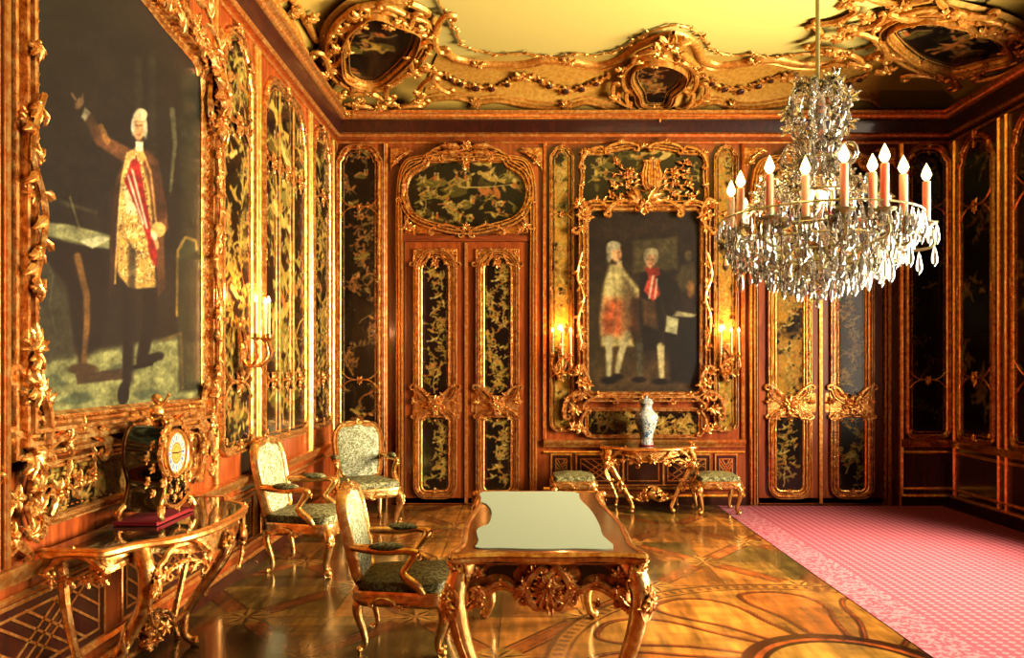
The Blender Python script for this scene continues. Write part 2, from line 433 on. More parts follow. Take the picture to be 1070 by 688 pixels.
def painted(name, F, u0, u1, v0, v1, h, res, fn, mat, parent=None, mask=None, world=True):
    nu, nv = max(2, int((u1 - u0) / res) + 1), max(2, int((v1 - v0) / res) + 1)
    us, vs = np.linspace(u0, u1, nu), np.linspace(v0, v1, nv); U, V = np.meshgrid(us, vs)
    col = np.clip(fn(U, V), 0, 255) / 255.0
    lin = np.where(col <= 0.04045, col / 12.92, ((col + 0.055) / 1.055) ** 2.4)
    off = Vector(parent.location) if parent and world else Vector((0, 0, 0))
    if parent and world and parent.parent: off = off + Vector(parent.parent.location)
    p0 = np.array(F(0, 0, h) - off); pu = np.array(F(1, 0, h) - F(0, 0, h)); pv = np.array(F(0, 1, h) - F(0, 0, h))
    co = p0 + U[..., None] * pu + V[..., None] * pv
    if not isinstance(F, Fr) and F is not ID: co = np.array([[tuple(F(float(u), float(v), h) - off) for u in us] for v in vs])
    idx = np.arange(nu * nv).reshape(nv, nu)
    q = np.stack([idx[:-1, :-1], idx[:-1, 1:], idx[1:, 1:], idx[1:, :-1]], -1).reshape(-1, 4)
    if mask is not None:
        Uc, Vc = (U[:-1, :-1] + U[1:, 1:]) / 2, (V[:-1, :-1] + V[1:, 1:]) / 2
        q = q[inside(Uc, Vc, mask).ravel()]
    used = np.unique(q); rm = np.full(nu * nv, -1); rm[used] = np.arange(len(used)); q = rm[q]
    me = bpy.data.meshes.new(name); n, m = len(used), len(q)
    me.vertices.add(n); me.vertices.foreach_set('co', co.reshape(-1, 3)[used].astype(np.float32).ravel())
    me.loops.add(m * 4); me.loops.foreach_set('vertex_index', q.ravel().astype(np.int32))
    me.polygons.add(m); me.polygons.foreach_set('loop_start', np.arange(0, m * 4, 4, dtype=np.int32))
    try: me.polygons.foreach_set('loop_total', np.full(m, 4, dtype=np.int32))
    except Exception: pass
    a = me.color_attributes.new('Col', 'FLOAT_COLOR', 'POINT')
    rgba = np.ones((n, 4), np.float32); rgba[:, :3] = lin.reshape(-1, 3)[used]; a.data.foreach_set('color', rgba.ravel())
    me.materials.append(M[mat]); me.update(calc_edges=True); me.validate()
    o = bpy.data.objects.new(name, me); C.objects.link(o)
    if parent: o.parent = parent
    return o
GOLDS = [(196, 150, 62), (168, 124, 44), (214, 172, 86), (150, 128, 52), (184, 104, 44)]
def branch(P, rnd, x, y, ang, L, w, dens=1.0, cols=GOLDS, depth=2):
    pts = [(x, y)]; n = 7
    for i in range(n):
        ang += rnd.uniform(-0.5, 0.5); x += math.cos(ang) * L / n; y += math.sin(ang) * L / n; pts.append((x, y))
        if depth and rnd.random() < 0.45 * dens: branch(P, rnd, x, y, ang + rnd.choice((-1, 1)) * rnd.uniform(0.6, 1.2), L * 0.5, w * 0.7, dens, cols, depth - 1)
        if rnd.random() < 0.75 * dens:
            a2 = ang + rnd.choice((-1, 1)) * rnd.uniform(0.5, 1.5); r = L * rnd.uniform(0.06, 0.12)
            P.ell(x + math.cos(a2) * r, y + math.sin(a2) * r, r, r * 0.45, rnd.choice(cols), a2)
    P.line(pts, w, rnd.choice(cols), w1=w * 0.4)
    if rnd.random() < 0.8:
        for k in range(5): P.ell(x + L * .07 * math.cos(k * 1.256), y + L * .07 * math.sin(k * 1.256), L * .05, L * .045, rnd.choice(cols))
        P.ell(x, y, L * .03, L * .03, (60, 30, 12))
def bird(P, rnd, x, y, s, col=None):
    col = col or rnd.choice(GOLDS); d = rnd.choice((-1, 1))
    P.ell(x, y, s, s * 0.36, col, d * 0.5); P.ell(x + d * s, y + s * 0.5, s * 0.3, s * 0.26, col)
    P.poly([(x - d * s * 0.2, y), (x - d * s * 0.9, y + s * 1.3), (x + d * s * 0.4, y + s * 0.3)], rnd.choice(GOLDS))
    P.poly([(x - d * s * 0.7, y - s * .3), (x - d * s * 2.1, y - s * 0.2), (x - d * s * 1.9, y - s * 0.8)], col)
def lacquer_fn(seed, u0, u1, v0, v1, res, style='floral', bg=(22, 15, 10), fill=1.0, cols=GOLDS):
    def fn(U, V):
        rnd = random.Random(seed); W, H = u1 - u0, v1 - v0; P = Paint(U, V, bg, res * 1.3); S = min(W, H)
        if style == 'gold':                                   # gold ground with dark clouds and figures
            P.mix(np.clip((fbm(U, V, 5, seed) - 0.30) * 9, 0, 1), (206, 142, 48), 0.95)
            P.mix(np.clip((fbm(U, V, 13, seed + 5) - 0.62) * 14, 0, 1), (58, 46, 16), 0.9)
            P.mix(np.clip((fbm(U, V, 16, seed + 9) - 0.66) * 14, 0, 1), (206, 176, 80), 0.8)
        if style in ('land', 'figures'):
            k = 10 if style == 'figures' else 6
            for i in range(int(k * fill)):
                x, y = rnd.uniform(u0 + .1 * W, u1 - .1 * W), rnd.uniform(v0 + .05 * H, v1 - .05 * H)
                r = S * rnd.uniform(0.06, 0.2); c = rnd.choice([(96, 80, 28), (126, 104, 40), (74, 60, 24)])
                P.poly([(x + r * rnd.uniform(.5, 1.3) * math.cos(a) * 1.2, y + r * .6 * rnd.uniform(.5, 1.2) * math.sin(a)) for a in [j * PI / 5 for j in range(10)]], c, 0.85)
                P.line([(x - r, y), (x - r * .2, y + r * .5), (x + r * .9, y + r * .1)], res * 1.5, rnd.choice(cols))
                for j in range(2):
                    xx, yy = x + rnd.uniform(-r, r), y + r * .5
                    P.ell(xx, yy, r * .14, r * .34, rnd.choice([(196, 96, 40), (206, 160, 70), (170, 130, 60)])); P.ell(xx, yy + r * .42, r * .1, r * .1, (216, 176, 110))
            P.mix(np.clip((fbm(U, V, 9, seed) - 0.64) * 10, 0, 1), (104, 84, 32), 0.6 * fill)
        nb = max(2, int((H / W if H > W else W / H) * 3.0 * fill))
        for i in range(nb):
            if H > W: x, y = u0 + W * rnd.uniform(.2, .8), v0 + H * (i + .3) / nb; a = rnd.uniform(0.6, 2.5)
            else: x, y = u0 + W * (i + .3) / nb, v0 + H * rnd.uniform(.2, .6); a = rnd.uniform(-0.4, 1.0)
            branch(P, rnd, x, y, a, S * rnd.uniform(.5, .9), max(res * 1.3, S * 0.02), 1.0, cols)
            if rnd.random() < 0.55: bird(P, rnd, u0 + W * rnd.uniform(.3, .7), y + S * .4, S * 0.13)
        P.texture(30, 0.18, seed); return P.c
    return fn
# ------------------------------------------------------------------ room shell
def struct(mb, name, mat, **kw): return tag(mb.build(name, mat, **kw), kind='structure')
struct(MB().box((XL - .2, YB, -.1), (XR + .8, YB + .2, ZC0)), 'wall_back', 'wood', smooth=False)
struct(MB().box((XL - .2, YF, -.1), (XL, YB, ZC0)), 'wall_left', 'wood', smooth=False)
struct(MB().box((XL - .2, YF - .2, -.1), (XR + .8, YF, ZC1)), 'wall_front', 'wood', smooth=False)
WINS = [(5.2, 6.6), (2.6, 4.0), (0.0, 1.4)]
WT, WZ0, WZ1 = 0.75, 0.85, 3.75
mb = MB()
ys = sorted([YF, YB] + [y for w in WINS for y in w])
for a, b in zip(ys[:-1], ys[1:]):
    if (a, b) in WINS:
        mb.box((XR, a, -.1), (XR + WT, b, WZ0)); mb.box((XR, a, WZ1), (XR + WT, b, ZC0))
    else: mb.box((XR, a, -.1), (XR + WT, b, ZC0))
struct(mb, 'wall_right', 'wood_dark', smooth=False)  # same walnut panelling as the other walls, its shade put into the wood colour
for i, (a, b) in enumerate(WINS):
    mb = MB()
    x = XR + WT - .12
    for y in (a, (a + b) / 2 - .03, b - .06): mb.box((x, y, WZ0), (x + .06, y + .06, WZ1))
    for k in range(6): z = WZ0 + (WZ1 - WZ0 - .05) * k / 5; mb.box((x, a, z), (x + .06, b, z + .05))
    fr = struct(mb, 'window_%d' % (i + 1), 'gold_line', smooth=False)
    MB().box((x + .02, a, WZ0), (x + .03, b, WZ1)).build('pane', 'glass', fr, smooth=False)
# ceiling with its cove, one mesh: cove strips mitred at the corners
mb = MB(); NS = 16
def cov(i): th = i / NS * PI / 2; return CV * (1 - math.cos(th)), ZC0 + (ZC1 - ZC0) * math.sin(th)
for i in range(NS):
    (o0, z0), (o1, z1) = cov(i), cov(i + 1)
    mb.add([(XL + o0, YF, z0), (XL + o0, YB - o0, z0), (XL + o1, YB - o1, z1), (XL + o1, YF, z1)], [(0, 1, 2, 3)], 1)
    mb.add([(XL + o0, YB - o0, z0), (XR - o0, YB - o0, z0), (XR - o1, YB - o1, z1), (XL + o1, YB - o1, z1)], [(0, 1, 2, 3)], 1)
    mb.add([(XR - o0, YB - o0, z0), (XR - o0, YF, z0), (XR - o1, YF, z1), (XR - o1, YB - o1, z1)], [(0, 1, 2, 3)], 1)
mb.add([(XL + CV, YF, ZC1), (XR - CV, YF, ZC1), (XR - CV, YB - CV, ZC1), (XL + CV, YB - CV, ZC1)], [(0, 1, 2, 3)], 0)
mb.box((XL - .2, YF - .2, ZC1 + .02), (XR + .8, YB + .2, ZC1 + .1), 0)
for a, b in (((XL - .2, YF, ZC0), (XL - .01, YB, ZC1)), ((XR + .01, YF, ZC0), (XR + .8, YB, ZC1)), ((XL - .2, YB + .01, ZC0), (XR + .8, YB + .2, ZC1))): mb.box(a, b, 0)
struct(mb, 'ceiling', ['ceiling', 'cove'], recalc=False)

PLAN = [(XL, YF), (XL, YB), (XR, YB), (XR, YF)]
tn = [0]
def trim(path, prof, mat, F=ID, closed=False, h=0.0, name=None):
    tn[0] += 1
    return struct(MB(F).sweep(path, prof, closed, h), name or 'trim_%d' % tn[0], mat)
trim(PLAN, [(0, 4.345), (.10, 4.345), (.12, 4.36), (.13, 4.38), (.165, 4.40), (.17, 4.43), (0, 4.44)], 'gold_line')
trim(PLAN, [(0, 4.21), (.05, 4.215), (.06, 4.25), (.1, 4.33), (.1, 4.345), (0, 4.345)], 'wood_dark')
trim(PLAN, [(0, 4.165), (.05, 4.165), (.07, 4.19), (.05, 4.218), (0, 4.22)], 'gold_line')
trim(PLAN, [(0, 4.10), (.02, 4.10), (.03, 4.115), (.02, 4.13), (0, 4.13)], 'gold_line')
# skirting and chair rails: left wall, then the back wall between the doors and beside them
def rails(path):
    trim(path, [(0, .655), (.03, .655), (.035, .68), (.06, .70), (.065, .735), (.04, .745), (0, .745)], 'gold_line')
    trim(path, [(0, .58), (.015, .58), (.025, .595), (.015, .61), (0, .61)], 'gold_line')
    trim(path, [(0, .165), (.02, .165), (.035, .18), (.02, .20), (0, .20)], 'gold_line')
    trim(path, [(0, .085), (.04, .085), (.05, .10), (.035, .12), (0, .12)], 'gold_line')
    trim(path, [(0, 0), (.045, 0), (.045, .08), (.035, .085), (0, .085)], 'wood_dark')
def ux(x): return (x - CX) / 92.0
def vz(y): return EYE + (CY - y) / 92.0
DL, DR, MID = -0.625, 3.385, 1.38
rails([(XL, YF), (XL, YB), (ux(404), YB)])
rails([(ux(568), YB), (ux(778), YB)])
rails([(ux(941), YB), (XR, YB), (XR, 6.5)])

# profiles for frames, (outward, height)
def PR(w, h, beads=3):
    P = [(0, 0), (0, h * .45)]
    for i in range(beads):
        a, b = w * i / beads, w * (i + 1) / beads; top = h * (0.75 + 0.25 * math.sin(PI * (i + .5) / beads) if i else 0.7)
        P += [(a + (b - a) * .12, h * .5), (a + (b - a) * .32, top), (a + (b - a) * .68, top), (a + (b - a) * .9, h * .5)]
    return P + [(w, h * .3), (w, 0)]
def outline(u0, u1, v0, v1, rt=0.1, rb=0.06, step=0.0):
    """closed panel outline, arched shoulders above, rounded corners below, a small step at each shoulder"""
    P = []
    for k in range(6): a = PI + PI / 2 * k / 5; P.append((u0 + rb + rb * math.cos(a), v0 + rb + rb * math.sin(a)))
    for k in range(6): a = -PI / 2 + PI / 2 * k / 5; P.append((u1 - rb + rb * math.cos(a), v0 + rb + rb * math.sin(a)))
    w = (u1 - u0) / 2; rx = min(rt, w - step)
    for s_, cu in ((1, u1), (-1, u0)):
        Q = []
        if step: Q += [(cu, v1 - rt - step), (cu - s_ * step * .3, v1 - rt - step * .3), (cu - s_ * step, v1 - rt)]
        for k in range(0 if not step else 1, 8): a = PI / 2 * k / 7; Q.append((cu - s_ * (step + rx) + s_ * rx * math.cos(a), v1 - rt + rt * math.sin(a)))
        P += Q if s_ == 1 else Q[::-1]
    return P
def inset(path, d):
    c = (sum(p[0] for p in path) / len(path), sum(p[1] for p in path) / len(path))
    n = len(path); out = []
    s_ = 1 if sum(path[i][0] * path[(i + 1) % n][1] - path[(i + 1) % n][0] * path[i][1] for i in range(n)) > 0 else -1
    for i in range(n):
        a, b = path[i - 1], path[(i + 1) % n]; dx, dy = b[0] - a[0], b[1] - a[1]; l = math.hypot(dx, dy) or 1
        out.append((path[i][0] - s_ * d * dy / l, path[i][1] + s_ * d * dx / l))
    return out
def beading(mb, path, r, h, step):
    acc = 0; n = len(path)
    for i in range(n):
        a, b = path[i], path[(i + 1) % n]; L = math.hypot(b[0] - a[0], b[1] - a[1]); q = step - acc
        while q <= L:
            p = (a[0] + (b[0] - a[0]) * q / L, a[1] + (b[1] - a[1]) * q / L)
            an = math.atan2(b[1] - a[1], b[0] - a[0])
            mb.leaf(p[0], p[1], h, an, r * 2.4, r * 1.3, H=r, seg=2); q += step
        acc = (acc + L) % step
def board(F, path, h, res, fn_args, root, name='lacquer_board', style='floral', seed=1, **kw):
    us, vs = [p[0] for p in path], [p[1] for p in path]; b = (min(us), max(us), min(vs), max(vs))
    return painted(name, F, *b, h, res, lacquer_fn(seed, *b, res, style, **kw), 'lacquer', root, path)
def crossing(mb, u, v, w, h=0.02, s=0.05):
    """gilt crossbar of two scrolls meeting under a flower"""
    mb.tube([(a, b, h) for a, b in cr([(u - w, v + w * .45), (u - w * .6, v + w * .08), (u, v), (u + w * .6, v + w * .08), (u + w, v + w * .45)], 4)], s * .16, 5)
    mb.tube([(a, b, h) for a, b in cr([(u - w, v - w * .45), (u - w * .6, v - w * .08), (u, v), (u + w * .6, v - w * .08), (u + w, v - w * .45)], 4)], s * .16, 5)
    mb.flower(u, v, h, s, 6); mb.clump(u, v - s * .4, h, -PI / 2, s * 1.5, 3, 1.2)
    for sx in (-1, 1): mb.clump(u + sx * w, v, h, PI / 2 if sx > 0 else -PI / 2, s * .8, 3, 2.4)
def tall_panel(F, u0, u1, v0, v1, label, style, seed, cross=(), bars=(), fw=.07, res=.009, group=None, rt=.12, step=.03, s=.05, **kw):
    root = empty('lacquer_panel', F((u0 + u1) / 2, v0, 0), label, 'wall panel', group)
    path = outline(u0, u1, v0, v1, rt, .07, step)
    board(F, path, .012, res, None, root, style=style, seed=seed, **kw)
    mb = MB(F).sweep(path, PR(fw, .045, 2)); beading(mb, inset(path, .018), .007, .016, .03)
    mb.sweep(inset(path, .03), [(-.004, .01), (-.002, .02), (.004, .02), (.006, .01)])
    um = (u0 + u1) / 2
    mb.clump(um, v1 + fw * .4, .03, PI / 2, s * 1.7, 5, 2.8); mb.clump(um, v1 - .02, .03, -PI / 2, s * 1.4, 3, 1.2)
    mb.clump(um, v0 - fw * .3, .03, PI / 2, s * 1.3, 5, 2.8)
    for sx, uu in ((1, u0), (-1, u1)):
        mb.clump(uu + sx * .02, v1 - rt * .6, .03, PI / 2 - sx * .8, s * 1.4, 4, 1.6); mb.clump(uu, v0 + .03, .03, PI / 2 - sx * .7, s, 4, 1.6)
        vv = v0 + (v1 - v0) * .5; mb.clump(uu - sx * fw * .5, vv, .035, PI / 2, s, 3, .8); mb.clump(uu - sx * fw * .5, vv, .035, -PI / 2, s, 3, .8)
    mb.build('gilt_frame', 'gold', root, world=True)
    for c in cross:
        m2 = MB(F)
        ed = [u0] + list(bars) + [u1]
        for a, b in zip(ed[:-1], ed[1:]): crossing(m2, (a + b) / 2, c, (b - a) / 2, .02, s)
        m2.build('crossbar_carving', 'gold', root, world=True)
    for b in bars:
        m2 = MB(F); m2.tube([(b, v0 + .02, .02), (b, v1 - .03, .02)], .014, 6); m2.build('gilt_bar', 'gold_line', root, world=True)
    return root
def strip(mb, F, u, w, v0, v1, h=.03):
    mb.sweep([(u, v0), (u, v1)], [(-w / 2, 0), (-w / 2, h * .6), (-w * .25, h), (0, h * .55), (w * .25, h), (w / 2, h * .6), (w / 2, 0)], closed=False)

# ------------------------------------------------------------------ back wall: mouldings
for i, (xa, w) in enumerate(((351.5, .03), (403, .05), (569, .04), (776, .04), (941.5, .05), (993, .03))):
    mb = MB(BACK); strip(mb, BACK, ux(xa), w, .0 if w > .045 else .75, 4.1); struct(mb, 'trim_%d' % (60 + i), 'gold_line')
# ------------------------------------------------------------------ doors
def door(uc, idx, sd, where, styles):
    root = empty('door_%d' % idx, BACK(uc, 0, 0), 'tall double door with gilt-framed black lacquer panels %s' % where, 'door', kind='structure')
    mb = MB(BACK)                                              # arched surround
    arch = lambda hw, top: cr([(uc - hw, 0), (uc - hw, 1.2), (uc - hw, 2.4), (uc - hw, 3.5), (uc - hw * .9, 3.88), (uc - hw * .62, top - .03), (uc - hw * .25, top - .02), (uc, top + .03),
        (uc + hw * .25, top - .02), (uc + hw * .62, top - .03), (uc + hw * .9, 3.88), (uc + hw, 3.5), (uc + hw, 2.4), (uc + hw, 1.2), (uc + hw, 0)], 5)
    mb.sweep(arch(.80, 4.00), PR(.09, .075, 3), closed=False)
    mb.sweep(arch(.74, 3.93), PR(.03, .05, 1), closed=False)
    mb.build('door_surround', 'gold_line', root, world=True)
    mb = MB(BACK)
    mb.clump(uc, 4.02, .06, PI / 2, .17, 7, 3.0); mb.flower(uc, 4.05, .09, .07)
    for s_ in (-1, 1):
        mb.cscroll((uc + s_ * .05, 3.97), (uc + s_ * .42, 3.98), s_ * .07, .022, .07)
        mb.leaf(uc + s_ * .05, 4.03, .08, PI / 2 - s_ * 1.25, .26, .08, bend=-s_ * .7); mb.leaf(uc + s_ * .05, 3.98, .08, PI / 2 - s_ * 1.6, .3, .08)
        mb.clump(uc + s_ * .80, 3.86, .06, PI / 2 + s_ * .3, .12, 4, 1.6)
        mb.plate([(uc + s_ * .86, 4.05), (uc + s_ * .86, 3.78), (uc + s_ * .80, 3.95), (uc + s_ * .62, 4.05)], .003, .02)
        for k in range(4): mb.leaf(uc + s_ * (.83 - k * .04), 3.84 + k * .05, .025, PI / 2 + s_ * (.2 + k * .3), .11, .045, bend=s_ * .8)
    mb.build('door_crest', 'gold', root, world=True)
    mb = MB(BACK); mb.box((uc - .72, .02, .004), (uc + .72, .08, .03)); mb.box((uc - .72, 2.985, .004), (uc + .72, 3.05, .045))
    mb.build('door_head', 'wood_h', root, world=True, smooth=False)
    for s_ in (-1, 1):
        a, b = (uc - .70, uc - .004) if s_ < 0 else (uc + .004, uc + .70)
        leaf = MB(BACK).plate([(a, .01), (b, .01), (b, 2.98), (a, 2.98)], .004, .03).build('door_leaf', 'wood', root, world=True, smooth=False)
        mb = MB(BACK); m = (a + b) / 2
        up = outline(m - .145, m + .145, 1.24, 2.80, .14, .10, 0.0); lo = outline(m - .145, m + .145, .17, .99, .05, .05, 0)
        seeds = sd + (0 if s_ < 0 else 40)
        st, fl = styles[0 if s_ < 0 else 1]
        board(BACK, up, .034, .008, None, leaf, seed=seeds, style=st, fill=fl); board(BACK, lo, .034, .008, None, leaf, seed=seeds + 3, style='floral' if st != 'gold' else 'land', fill=fl)
        for p in (up, lo):
            mb.sweep(p, PR(.03, .03, 1), h=.03); mb.sweep(inset(p, -.035), PR(.07, .045, 3), h=.03); beading(mb, inset(p, .02), .006, .036, .028)
        mb.plate(cr([(m - .235, 1.38), (m - .12, 1.2), (m, 1.17), (m + .12, 1.2), (m + .235, 1.38), (m + .25, 1.12), (m + .235, .96), (m + .1, 1.04), (m, 1.05), (m - .1, 1.04), (m - .235, .96), (m - .25, 1.12)], 4, True), .03, .045)
        # corner field pieces at the head, the crossing in the middle
        mb.sweep([(m - .25, 2.60), (m - .25, 2.90), (m + .25, 2.90), (m + .25, 2.60)], PR(.025, .03, 1), closed=False, h=.03)
        for q in (-1, 1): mb.plate([(m + q * .25, 2.90), (m + q * .25, 2.66), (m + q * .21, 2.76), (m + q * .12, 2.86), (m, 2.90)], .03, .04)
        for q in (-1, 1):
            mb.cscroll((m + q * .06, 2.86), (m + q * .25, 2.70), -q * .05, .016, .05); mb.clump(m + q * .20, 2.84, .045, PI / 2 - q * .8, .08, 4, 2.0)
            mb.cscroll((m + q * .22, 1.36), (m + q * .05, 1.08), -q * .05, .02, .055)
            mb.cscroll((m + q * .24, .98), (m + q * .07, 1.08), q * .04, .017, .055)
            mb.clump(m + q * .22, 1.16, .05, PI / 2 - q * .5, .12, 5, 2.2); mb.clump(m + q * .2, 1.02, .05, -PI / 2, .08, 4, 2.0)
            for z in (1.9, .6): mb.clump(m + q * .215, z, .05, PI / 2, .07, 3, .9); mb.clump(m + q * .215, z, .05, -PI / 2, .07, 3, .9)
            mb.clump(m + q * .18, .14, .05, PI / 2 - q * .8, .07, 4, 2.0)
        mb.clump(m, 1.12, .06, PI / 2, .22, 7, 2.2); mb.flower(m, 1.12, .08, .075); mb.clump(m, 1.08, .06, -PI / 2, .13, 5, 1.4)
        mb.clump(m, 2.77, .05, -PI / 2, .16, 5, 1.3); mb.flower(m, 2.76, .06, .05); mb.clump(m, .145, .05, PI / 2, .09, 5, 2.4); mb.clump(m, .97, .05, -PI / 2, .06, 3, 1.2)
        mb.build('gilt_frame', 'gold', leaf, world=True)
    mb = MB(BACK); mb.box((uc - .018, .02, .03), (uc + .018, 2.97, .05)); mb.build('closing_strip', 'gold_line', root, world=True, smooth=False)
    mb = MB(BACK)
    for q in (-1, 1):
        mb.plate(outline(uc + q * .075 - .022, uc + q * .075 + .022, 1.05, 1.27, .02, .02), .031, .036)
        mb.tube([(uc + q * .075, 1.16, .035), (uc + q * .075, 1.16, .07), (uc + q * .13, 1.15, .075)], .009, 6)
    mb.build('door_handle', 'gold_line', root, world=True)
    return root
door(DL, 1, 11, 'beside the armchairs', (('floral', 1.0), ('floral', 1.0)))
door(DR, 2, 61, 'behind the chandelier', (('gold', .8), ('floral', 1.2)))
def overdoor(uc, label, seed):
    root = empty('overdoor_panel', BACK(uc, 3.05, 0), label, 'wall panel')
    c = (uc, 3.55)
    oval = cr([(uc - .66, 3.50), (uc - .62, 3.72), (uc - .45, 3.84), (uc - .36, 3.93), (uc, 3.90), (uc + .36, 3.93), (uc + .45, 3.84), (uc + .62, 3.72), (uc + .66, 3.50), (uc + .55, 3.27), (uc + .2, 3.15), (uc, 3.13), (uc - .2, 3.15), (uc - .55, 3.27)], 5, True)
    oval = [(p[0], 3.52 + (p[1] - 3.52) * .93) for p in oval]
    fld = cr([(uc - .70, 3.08), (uc - .70, 3.5), (uc - .64, 3.82), (uc - .42, 3.98), (uc, 3.99), (uc + .42, 3.98), (uc + .64, 3.82), (uc + .70, 3.5), (uc + .70, 3.08)], 4)
    MB(BACK).plate(fld, .003, .016).build('gilt_field', 'gold_line', root, world=True)
    board(BACK, oval, .02, .009, None, root, seed=seed, style='figures', fill=1.0)
    mb = MB(BACK).sweep(oval, PR(.11, .09, 3)); beading(mb, inset(oval, -.05), .016, .075, .055)
    mb.clump(uc, 3.12, .06, PI / 2, .13, 7, 3.0)
    for s_ in (-1, 1):
        mb.cscroll((uc + s_ * .05, 3.10), (uc + s_ * .4, 3.13), s_ * .05, .02, .06)
        mb.cscroll((uc + s_ * .70, 3.14), (uc + s_ * .72, 3.46), s_ * .06, .024, .05)
        mb.clump(uc + s_ * .68, 3.12, .05, PI / 2 + s_ * .6, .17, 5, 2.0); mb.clump(uc + s_ * .63, 3.10, .05, PI / 2 - s_ * -1.2, .14, 4, 1.6)
        mb.clump(uc + s_ * .62, 3.78, .05, PI / 2 + s_ * .9, .1, 5, 2.0); mb.clump(uc + s_ * .30, 3.90, .06, PI / 2 + s_ * 1.2, .12, 4, 2)
        mb.leaf(uc + s_ * .70, 3.5, .05, PI / 2 - s_ * .1, .2, .06)
    mb.clump(uc, 3.86, .08, -PI / 2, .13, 5, 1.4); mb.flower(uc, 3.9, .08, .07)
    mb.build('gilt_frame', 'gold', root, world=True)
overdoor(DL, 'oval black lacquer landscape in a gilt frame above the left double door', 21)
overdoor(DR, 'oval black lacquer panel in a gilt frame above the right door, behind the chandelier', 22)

# ------------------------------------------------------------------ back wall: tall panels
CO = [(184, 96, 40), (206, 130, 60), (150, 110, 50), (120, 84, 40)]
tall_panel(BACK, ux(357), ux(395), .80, 4.03, 'tall narrow black lacquer panel between the left corner and the left double door', 'land', 31, (3.38, 1.42), fill=.5, cols=CO)
tall_panel(BACK, ux(950), ux(988), .80, 4.03, 'tall narrow black lacquer panel in the dark corner right of the right door', 'land', 32, (3.38, 1.42), fill=.3, cols=CO)
tall_panel(BACK, ux(577), ux(597), .86, 4.04, 'narrow gold-ground lacquer panel on the left side of the double portrait', 'gold', 33, (3.30, 1.50), s=.04, fw=.035, rt=.07)
tall_panel(BACK, ux(748), ux(768), .86, 4.04, 'narrow gold-ground lacquer panel on the right side of the double portrait', 'gold', 34, (3.30, 1.50), s=.04, fw=.035, rt=.07)
# wide lacquer panel over the double portrait, with a gilt trophy
root = empty('overmantel_panel', BACK(MID, 3.4, 0), 'wide lacquer panel with gilt vase and branches above the double portrait', 'wall panel')
hw = .66
tp = cr([(MID - hw, 3.45), (MID - hw, 3.75), (MID - hw, 3.98), (MID - hw * .75, 4.0), (MID - hw * .35, 4.06), (MID, 4.08), (MID + hw * .35, 4.06), (MID + hw * .75, 4.0), (MID + hw, 3.98), (MID + hw, 3.75), (MID + hw, 3.45), (MID + hw * .5, 3.38), (MID, 3.42), (MID - hw * .5, 3.38)], 4, True)
tp = [(p[0], 3.4 + (p[1] - 3.4) * .93) for p in tp]
board(BACK, tp, .015, .009, None, root, seed=35, style='land', fill=1.2)
mb = MB(BACK).sweep(tp, PR(.06, .07, 2))
for s_ in (-1, 1):
    mb.cscroll((MID + s_ * .5, 4.05), (MID + s_ * .72, 3.85), s_ * .05, .024, .06); mb.cscroll((MID + s_ * .08, 4.07), (MID + s_ * .42, 4.04), s_ * .04, .022, .07)
    mb.clump(MID + s_ * .69, 3.96, .05, PI / 2 + s_ * .5, .12, 5, 2.0); mb.clump(MID + s_ * .7, 3.6, .05, PI / 2, .12, 4, 1.4)
mb.clump(MID, 4.04, .07, PI / 2, .1, 5, 2.8); mb.build('gilt_frame', 'gold', root, world=True)
mb = MB(BACK); c = MID + .09
for k in range(7): mb.tube([(c + (k - 3) * .028 * f, z, .035 + .03 * math.cos((k - 3) * .4)) for z, f in ((3.55, .6), (3.62, 1.1), (3.74, 1.25), (3.85, .9), (3.9, 1.0))], [.01, .02, .024, .016, .02], 6)
mb.tube([(c - .1, 3.89, .06), (c + .1, 3.89, .06)], .018, 6); mb.clump(c, 3.90, .06, PI / 2, .08, 5, 2.4)
for s_ in (-1, 1):
    for j in range(4):
        pth = cr([(c + s_ * .07, 3.55 + j * .06), (c + s_ * (.18 + .05 * j), 3.57 + j * .08), (c + s_ * (.3 + .02 * j), 3.5 + j * .12), (c + s_ * (.5 - .03 * j), 3.5 + j * .13)], 6)
        mb.vine(pth, .011, .04, .085, .05, 3)
mb.build('gilt_trophy', 'gold', root, world=True)

